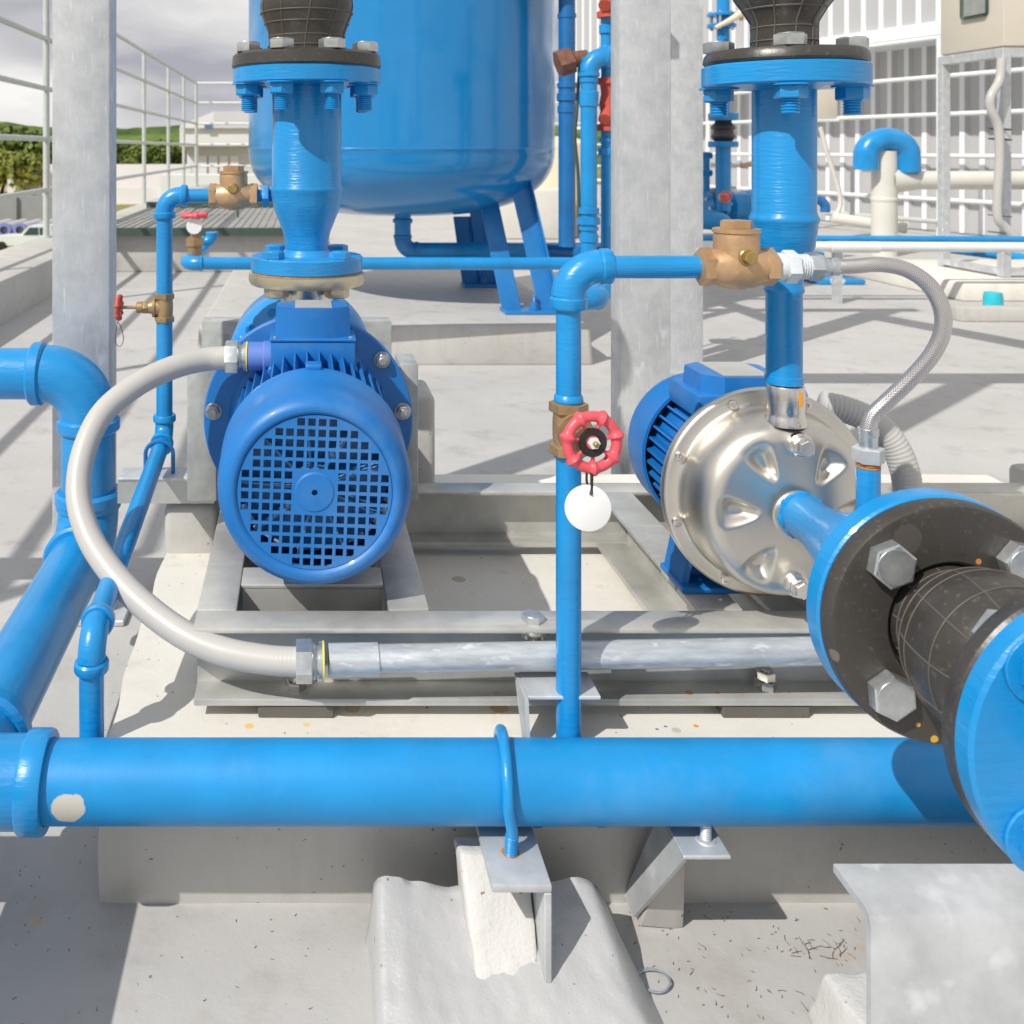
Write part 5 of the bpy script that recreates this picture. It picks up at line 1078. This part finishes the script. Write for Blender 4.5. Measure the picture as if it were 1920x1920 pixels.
mk('pipe', MB().cyl(W(1010, 470, 4.3), W(1200, 478, 3.9), .033, seg=24), M['blue_dark'], t)
elbow(t, W(1128, 560, 3.1), -X_, Y_, .06, .034, M['blue']); mk('stub', MB().cyl(W(1075, 530, 3.3), W(1120, 562, 3.1), .034, seg=24), M['blue'], t)
# cream dosing tank
t = thing('dosing_tank', 'cream plastic dosing tank with yellow liquid showing at the bottom', 'tank', (2.3, 9.3, -.8)); xx = (1040-570)*9.3/F
mk('body', MB().lathe([(-.64, 0), (-.64, .33), (-.40, .34), (.02, .34), (.05, .33), (.08, .28), (.12, .12), (.12, 0)], (xx, 9.3, 0), Z_, 40), M['cream'], t)
mk('liquid_band', MB().lathe([(-.66, 0), (-.66, .335), (-.645, .346), (-.47, .346), (-.465, .34), (-.465, 0)], (xx, 9.3, 0), Z_, 40), M['yellow_liquid'], t)
tag(mk('dosing_plinth', MB().box(xx-.55, xx+.55, 8.8, 9.8, -.80, -.64, .01), M['plinth_side'], org=(xx, 9.3, -.8)), 'small pale plinth under the cream dosing tank', 'plinth')
tag(mk('white_container', MB().box(.62+xx-1.3, .62+xx-.62, 8.6, 9.2, -.80, -.36, .02, 2), M['beige'], org=(xx, 8.9, -.8)), 'white box container beside the cream dosing tank', 'container')

# ------------------------------------------------------------------ far pump station between the column and the right riser
d = 6.0; s = d/F; cx = (1356-570)*s
t = thing('far_pipe_stack', 'distant blue pipe stack with flanges and a black rubber joint beside the column', 'pipe stack', (cx, d, -.8)); zz = lambda y: -(y-279)*s
mk('upper_pipe', MB().cyl((cx, d, zz(72)), (cx, d, zz(-80)), .038, seg=24), M['blue'], t)
for y0, y1 in ((25, 31), (45, 52)): mk('flange', MB().cyl((cx-.01, d, zz(y1)), (cx-.01, d, zz(y0)), .085, seg=32, ch=.003), M['blue'], t)
for k in range(6):
    a = 2*PI*k/6; mk('bolt', MB().cyl((cx-.01+.07*math.cos(a), d+.07*math.sin(a), zz(56)), (cx-.01+.07*math.cos(a), d+.07*math.sin(a), zz(22)), .008, seg=10), M['zinc'], t)
for y0, y1 in ((160, 172), (212, 226), (265, 276)): mk('flange', MB().cyl((cx, d, zz(y1)), (cx, d, zz(y0)), .088, seg=32, ch=.004), M['blue'], t)
mk('middle_pipe', MB().cyl((cx, d, zz(212)), (cx, d, zz(72)), .038, seg=24), M['blue'], t)
mk('rubber_bellows', MB().lathe([(zz(265), .05), (zz(262), .06), (zz(256), .075), (zz(250), .062), (zz(245), .060), (zz(240), .076), (zz(234), .062), (zz(230), .05), (zz(226), .048)], (cx, d, 0), Z_, 32), M['rubber'], t)
mk('lower_pipe', MB().cyl((cx, d, zz(395)), (cx, d, zz(275)), .045, seg=24), M['blue'], t)
mk('valve_lever', MB().tube([(cx-.09, d-.10, zz(56)), (cx+.02, d-.11, zz(38)), (cx+.07, d-.1, zz(28)), (cx+.09, d-.09, zz(40))], lambda f, q: .013+.014*f, 10, 4), M['cream'], t)
mk('side_pipe', MB().cyl((cx-.062, d+.1, zz(390)), (cx-.062, d+.1, zz(285)), .020, seg=16), M['blue'], t)
for y in (292, 325): mk('side_pipe', MB().cyl((cx-.25, d+.1, zz(y)), (cx-.03, d+.1, zz(y)), .020, seg=16), M['blue'], t)
t = thing('far_pump', 'distant blue pump with black flange joint seen between column and right riser', 'pump', (cx, 5.9, -.8)); d = 5.9; s = d/F; zz = lambda y: -(y-279)*s; yx = lambda px: (px-570)*s
mb = MB(); mb.tube([(yx(1290), d, zz(412)), (yx(1330), d, zz(412)), (yx(1354), d, zz(420)), (yx(1362), d, zz(440)), (yx(1362), d, zz(475))], .060, 28, 6); mk('bend', mb, M['blue'], t)
q = Vector((.9, .35, .12)).normalized(); b = Vector((yx(1342), 6.1, zz(392)))
mk('flange', MB().cyl(b, b+q*.03, .105, seg=36, ch=.004), M['blue'], t); mk('flange', MB().cyl(b+q*.10, b+q*.135, .105, seg=36, ch=.004), M['blue'], t)
mk('rubber_flange', MB().cyl(b+q*.032, b+q*.098, .100, seg=36, ch=.006), M['rubber'], t); mk('pipe', MB().cyl(b+q*.13, b+q*.55, .055, seg=28), M['blue'], t)
_, u, v = frame_of(q)
for k in range(8):
    a = 2*PI*k/8; e = (u*math.cos(a)+v*math.sin(a))*.08; mk('bolt', MB().cyl(b+e-q*.02, b+e+q*.16, .010, seg=8), M['zinc'], t)
mk('casing', MB().lathe([(0, 0), (0, .07), (.03, .10), (.12, .10), (.16, .06), (.3, .055), (.3, 0)], (yx(1395), d+.25, zz(395)), X_, 30), M['blue'], t)
mk('base', MB().box(yx(1325), yx(1420), d-.1, d+.4, -.8, zz(448), .005), M['plinth_side'], t)
hw = Vector((yx(1334), 5.7, zz(365))); t = thing('far_handwheel_valve', 'tiny red handwheel valve just right of the far column', 'valve', hw)
handwheel(t, hw, (0, -1, .1), .032, M['red'], False); mk('body', MB().sphere(hw+Vector((.012, .05, -.012)), .034), M['bronze'], t)
tag(mk('far_hose', MB().tube([W(1402, 314, 6.2), W(1375, 310, 6.2), W(1356, 320, 6.2), W(1352, 335, 6.2), W(1368, 350, 6.2), W(1380, 352, 6.2)], .010, 10, 6), M['beige'], org=W(1370, 330, 6.2)), 'thin white hose arching beside the far blue pipe stack', 'hose')
tag(mk('far_brass_fitting', MB().cyl(W(1388, 311, 6.2), W(1420, 306, 6.2), .016, seg=16, ch=.003), M['bronze'], org=W(1400, 310, 6.2)), 'tiny bronze fitting left of the right riser, far behind', 'pipe fitting')
t = thing('stub_elbow', 'small dark blue pipe elbow just right of the right riser', 'pipe', W(1545, 375, 5.5))
mk('pipe', MB().tube([W(1500, 376, 5.5), W(1528, 374, 5.5), W(1540, 377, 5.5), W(1547, 386, 5.5), W(1547, 398, 5.5)], .026, 18, 5), M['blue_dark'], t)

# ------------------------------------------------------------------ gooseneck vent, long pipes
d = 7.3; s = d/F; vx = (1658-570)*s; zz = lambda y: -(y-279)*s
t = thing('vent_pipe', 'cream upright pipe with a side branch running right toward the cabinet frame', 'pipe', (vx, d, -.8))
mk('upright', MB().cyl((vx, d, -.8), (vx, d, zz(283)), .087, seg=36), M['beige'], t)
mk('branch', MB().cyl((vx, d, zz(338)), (6.6, d, zz(338)), .070, seg=36), M['beige'], t)
mb = MB(); mb.lathe([(zz(378), .087), (zz(376), .092), (zz(371), .092), (zz(369), .087)], (vx, d, 0), Z_, 36); mk('joint_ring', mb, M['beige'], t)
mb = MB(); mb.lathe([(0, .095), (.05, .095), (.19, .075)], (vx+.03, d, zz(338)), X_, 30); mk('joint_ring', mb, M['beige'], t)
t = thing('gooseneck', 'blue double bend vent hood on top of the cream pipe', 'pipe', (vx, d, zz(283)))
R = .155; pts = [(vx-R, d-.03, zz(318))]+[(vx-R*math.cos(a)*1.0, d-.03, zz(292)+R*.80*math.sin(a)) for a in [PI*i/20 for i in range(21)]]+[(vx+R+.005, d-.03, zz(322))]
mk('bend', MB().tube(pts, .086, 36), M['blue'], t)
t = thing('long_white_pipe', 'long thick white pipe lying level at the right behind the braided hose', 'pipe', (2.6, 5.0, -.53))
mk('pipe', MB().cyl(((1300-570)*5.0/F, 5.0, -(461-279)*5.0/F), (5.2, 5.0, -(466-279)*5.0/F), .0255, seg=30), M['white_paint'], t)
mk('coupling', MB().cyl((2.70, 5.0, -(463-279)*5.0/F), (2.95, 5.0, -(463.5-279)*5.0/F), .029, seg=30, ch=.002), M['white_paint'], t)
for x in (2.76, 4.6): mk('support', MB().box(x-.02, x+.02, 5.03, 5.06, -.8, -.5), M['galv'], t)
t = thing('long_blue_pipe', 'long blue pipe lying level just behind the white pipe at the right', 'pipe', (2.6, 5.08, -.47))
mk('pipe', MB().cyl(((1300-570)*5.08/F, 5.08, -(447-279)*5.08/F), (5.2, 5.08, -(451-279)*5.08/F), .018, seg=24), M['blue'], t)
# peeling blue base behind the fitting
t = thing('pipe_stand', 'low blue painted stand with flaking patches behind the braided hose fitting', 'stand', W(1550, 525, 5.9)); d = 5.9; s = d/F
fl_ = paint('flaking_blue', BLUE, .4, .1, 0, spots=((tuple(P0(1575, 526, 5.7)), .05, (.55, .62, .68)),))
mk('base', MB().box((1505-570)*s, (1592-570)*s, 5.72, 6.05, -.80, -(516-279)*s, .01, 2), fl_, t)
mk('post', MB().box((1515-570)*s, (1530-570)*s, 5.8, 5.9, -.77, -(470-279)*s, .004), M['blue'], t)
mk('clamp', MB().box((1560-570)*s, (1590-570)*s, 5.8, 5.9, -(500-279)*s, -(482-279)*s, .004), M['galv'], t)
# low conduits along the wall
for k, (y0, y1, rr, mt, lab) in enumerate(((399, 416, .022, 'grey_rail', 'grey conduit running along the foot of the metal wall, upper one'), (408, 428, .045, 'beige', 'cream pipe running along the foot of the metal wall'), (462, 486, .030, 'blue', 'blue hose pipe lying on the floor behind the cabinet frame'))):
    dd = (8.4, 8.0, 6.4)[k]; a = (1545, 1560, 1745)[k]; b = (1765, 1700, 1935)[k]
    tag(mk('floor_pipe', MB().tube([W(a, y0, dd), W((a+b)/2, (y0+y1)/2, dd-.1), W(b, y1, dd-.2)], rr, 14, 4), M[mt], org=W(a, y0, dd)), lab, 'pipe')
tag(mk('thin_conduit', MB().tube([W(1538, 238, 8.0), W(1552, 290, 8.0), W(1570, 345, 8.0), W(1576, 380, 8.0), W(1570, 400, 8.0)], .018, 12, 6), M['beige'], org=W(1560, 300, 8)), 'thin cream conduit curving down from the small junction box', 'conduit')
t = thing('junction_box', 'small cream junction box on the railing right of the right riser', 'electrical box', W(1550, 225, 8.0)); s = 8.0/F
mk('box', MB().box((1515-570)*s, (1571-570)*s, 8.0, 8.2, -(222-279)*s, -(120-279)*s, .008, 2), M['cabinet'], t); mk('base_lip', MB().box((1513-570)*s, (1573-570)*s, 7.99, 8.21, -(228-279)*s, -(222.5-279)*s, .003), M['white_paint'], t)

# ------------------------------------------------------------------ control cabinet on its galvanised stand
cx0 = (1882-570)*5.3/F; t = thing('control_cabinet', 'cream steel control cabinet cut off by the top right corner', 'cabinet', (cx0, 5.3, .56))
mk('housing', MB().box(cx0, cx0+.9, 5.3, 5.83, -(86-279)*5.3/F, 1.9, .008, 2), M['cabinet'], t)
mb = MB(); mb.box(cx0-.006, cx0-.001, 5.415, 5.625, .742, 1.20, .02, 3); wf = mk('window_frame', mb, M['green_dark'], t)
mk('pane', MB().box(cx0-.009, cx0-.0065, 5.43, 5.61, .757, 1.18, .002), plain('cabinet_window', (.30, .31, .28), .2, 0, 0), wf)
t = thing('cabinet_stand', 'galvanised angle frame standing under the control cabinet', 'stand', (cx0, 5.3, -.7)); zc = -(88-279)*5.3/F
def post(x, y, z0, z1, w_=.048): mk('leg', MB().box(x, x+w_, y, y+w_, z0, z1, .003), M['galv'], t)
for y in (5.30, 5.80):
    post(cx0-.005, y, -.70, zc-.003); post(cx0+.80, y, -.70, zc-.003)
mk('top_rail', MB().box(cx0-.007, cx0+.04, 5.348, 5.80, zc-.055, zc-.004, .003), M['galv'], t); mk('top_rail', MB().box(cx0+.044, cx0+.80, 5.302, 5.345, zc-.055, zc-.005, .003), M['galv'], t)
mk('bottom_rail', MB().box(cx0-.007, cx0+.04, 5.348, 5.80, -.56, -.52, .003), M['galv'], t); mk('bottom_rail', MB().box(cx0-.004, cx0+.80, 5.302, 5.345, -.69, -.65, .003), M['galv'], t)
mk('bottom_rail', MB().box(cx0-.007, cx0+.04, 5.348, 5.80, -.69, -.655, .003), M['galv'], t)
tag(mk('cable_conduit', MB().tube([W(1878, 110, 5.25), W(1874, 150, 5.24), W(1858, 180, 5.22), W(1858, 205, 5.22), W(1872, 240, 5.22), W(1874, 300, 5.22), W(1870, 400, 5.22), W(1884, 425, 5.22), W(1912, 452, 5.2)], .022, 14, 8), M['hose'], org=W(1870, 300, 5.22)), 'cream flexible conduit strapped down the front leg of the cabinet stand', 'conduit')
for k, py in enumerate((242, 261, 405, 437)):
    mb = MB(); mb.torus(((1876-570)*5.26/F, 5.265, -(py-279)*5.25/F), Vector((.1, 0, 1)), .052, .0035, 26, 6); tag(mk('cable_tie', mb, M['green_dark'], org=((1876-570)*5.26/F, 5.265, -(py-279)*5.25/F)), ['topmost dark tie strapping the conduit to the cabinet leg', 'second dark tie from the top on the cabinet leg', 'third dark tie from the top on the cabinet leg', 'lowest dark tie on the cabinet leg'][k], 'cable tie', 'ties on the cabinet leg')
tag(mk('cabinet_plinth', MB().box(3.45, 6.0, 5.1, 6.2, -.8, -.702, .012, 2), M['plinth'], org=(4.5, 5.6, -.8)), 'cream concrete plinth under the cabinet stand', 'plinth')
t = thing('drain_curb', 'low grey concrete curb with a turquoise plastic cap near the right edge', 'curb', (3.3, 4.5, -.8)); s = 4.55/F
mb = MB(); mb.box((1790-570)*s, 4.4, 4.5, 4.58, -.80, -.735, .008, 2); mk('rim', mb, M['plinth_side'], t)
mk('cap', MB().lathe([(-.80, 0), (-.80, .042), (-.725, .042), (-.70, .038), (-.70, 0)], ((1862-570)*4.75/F, 4.75, 0), Z_, 24), M['turq'], t)
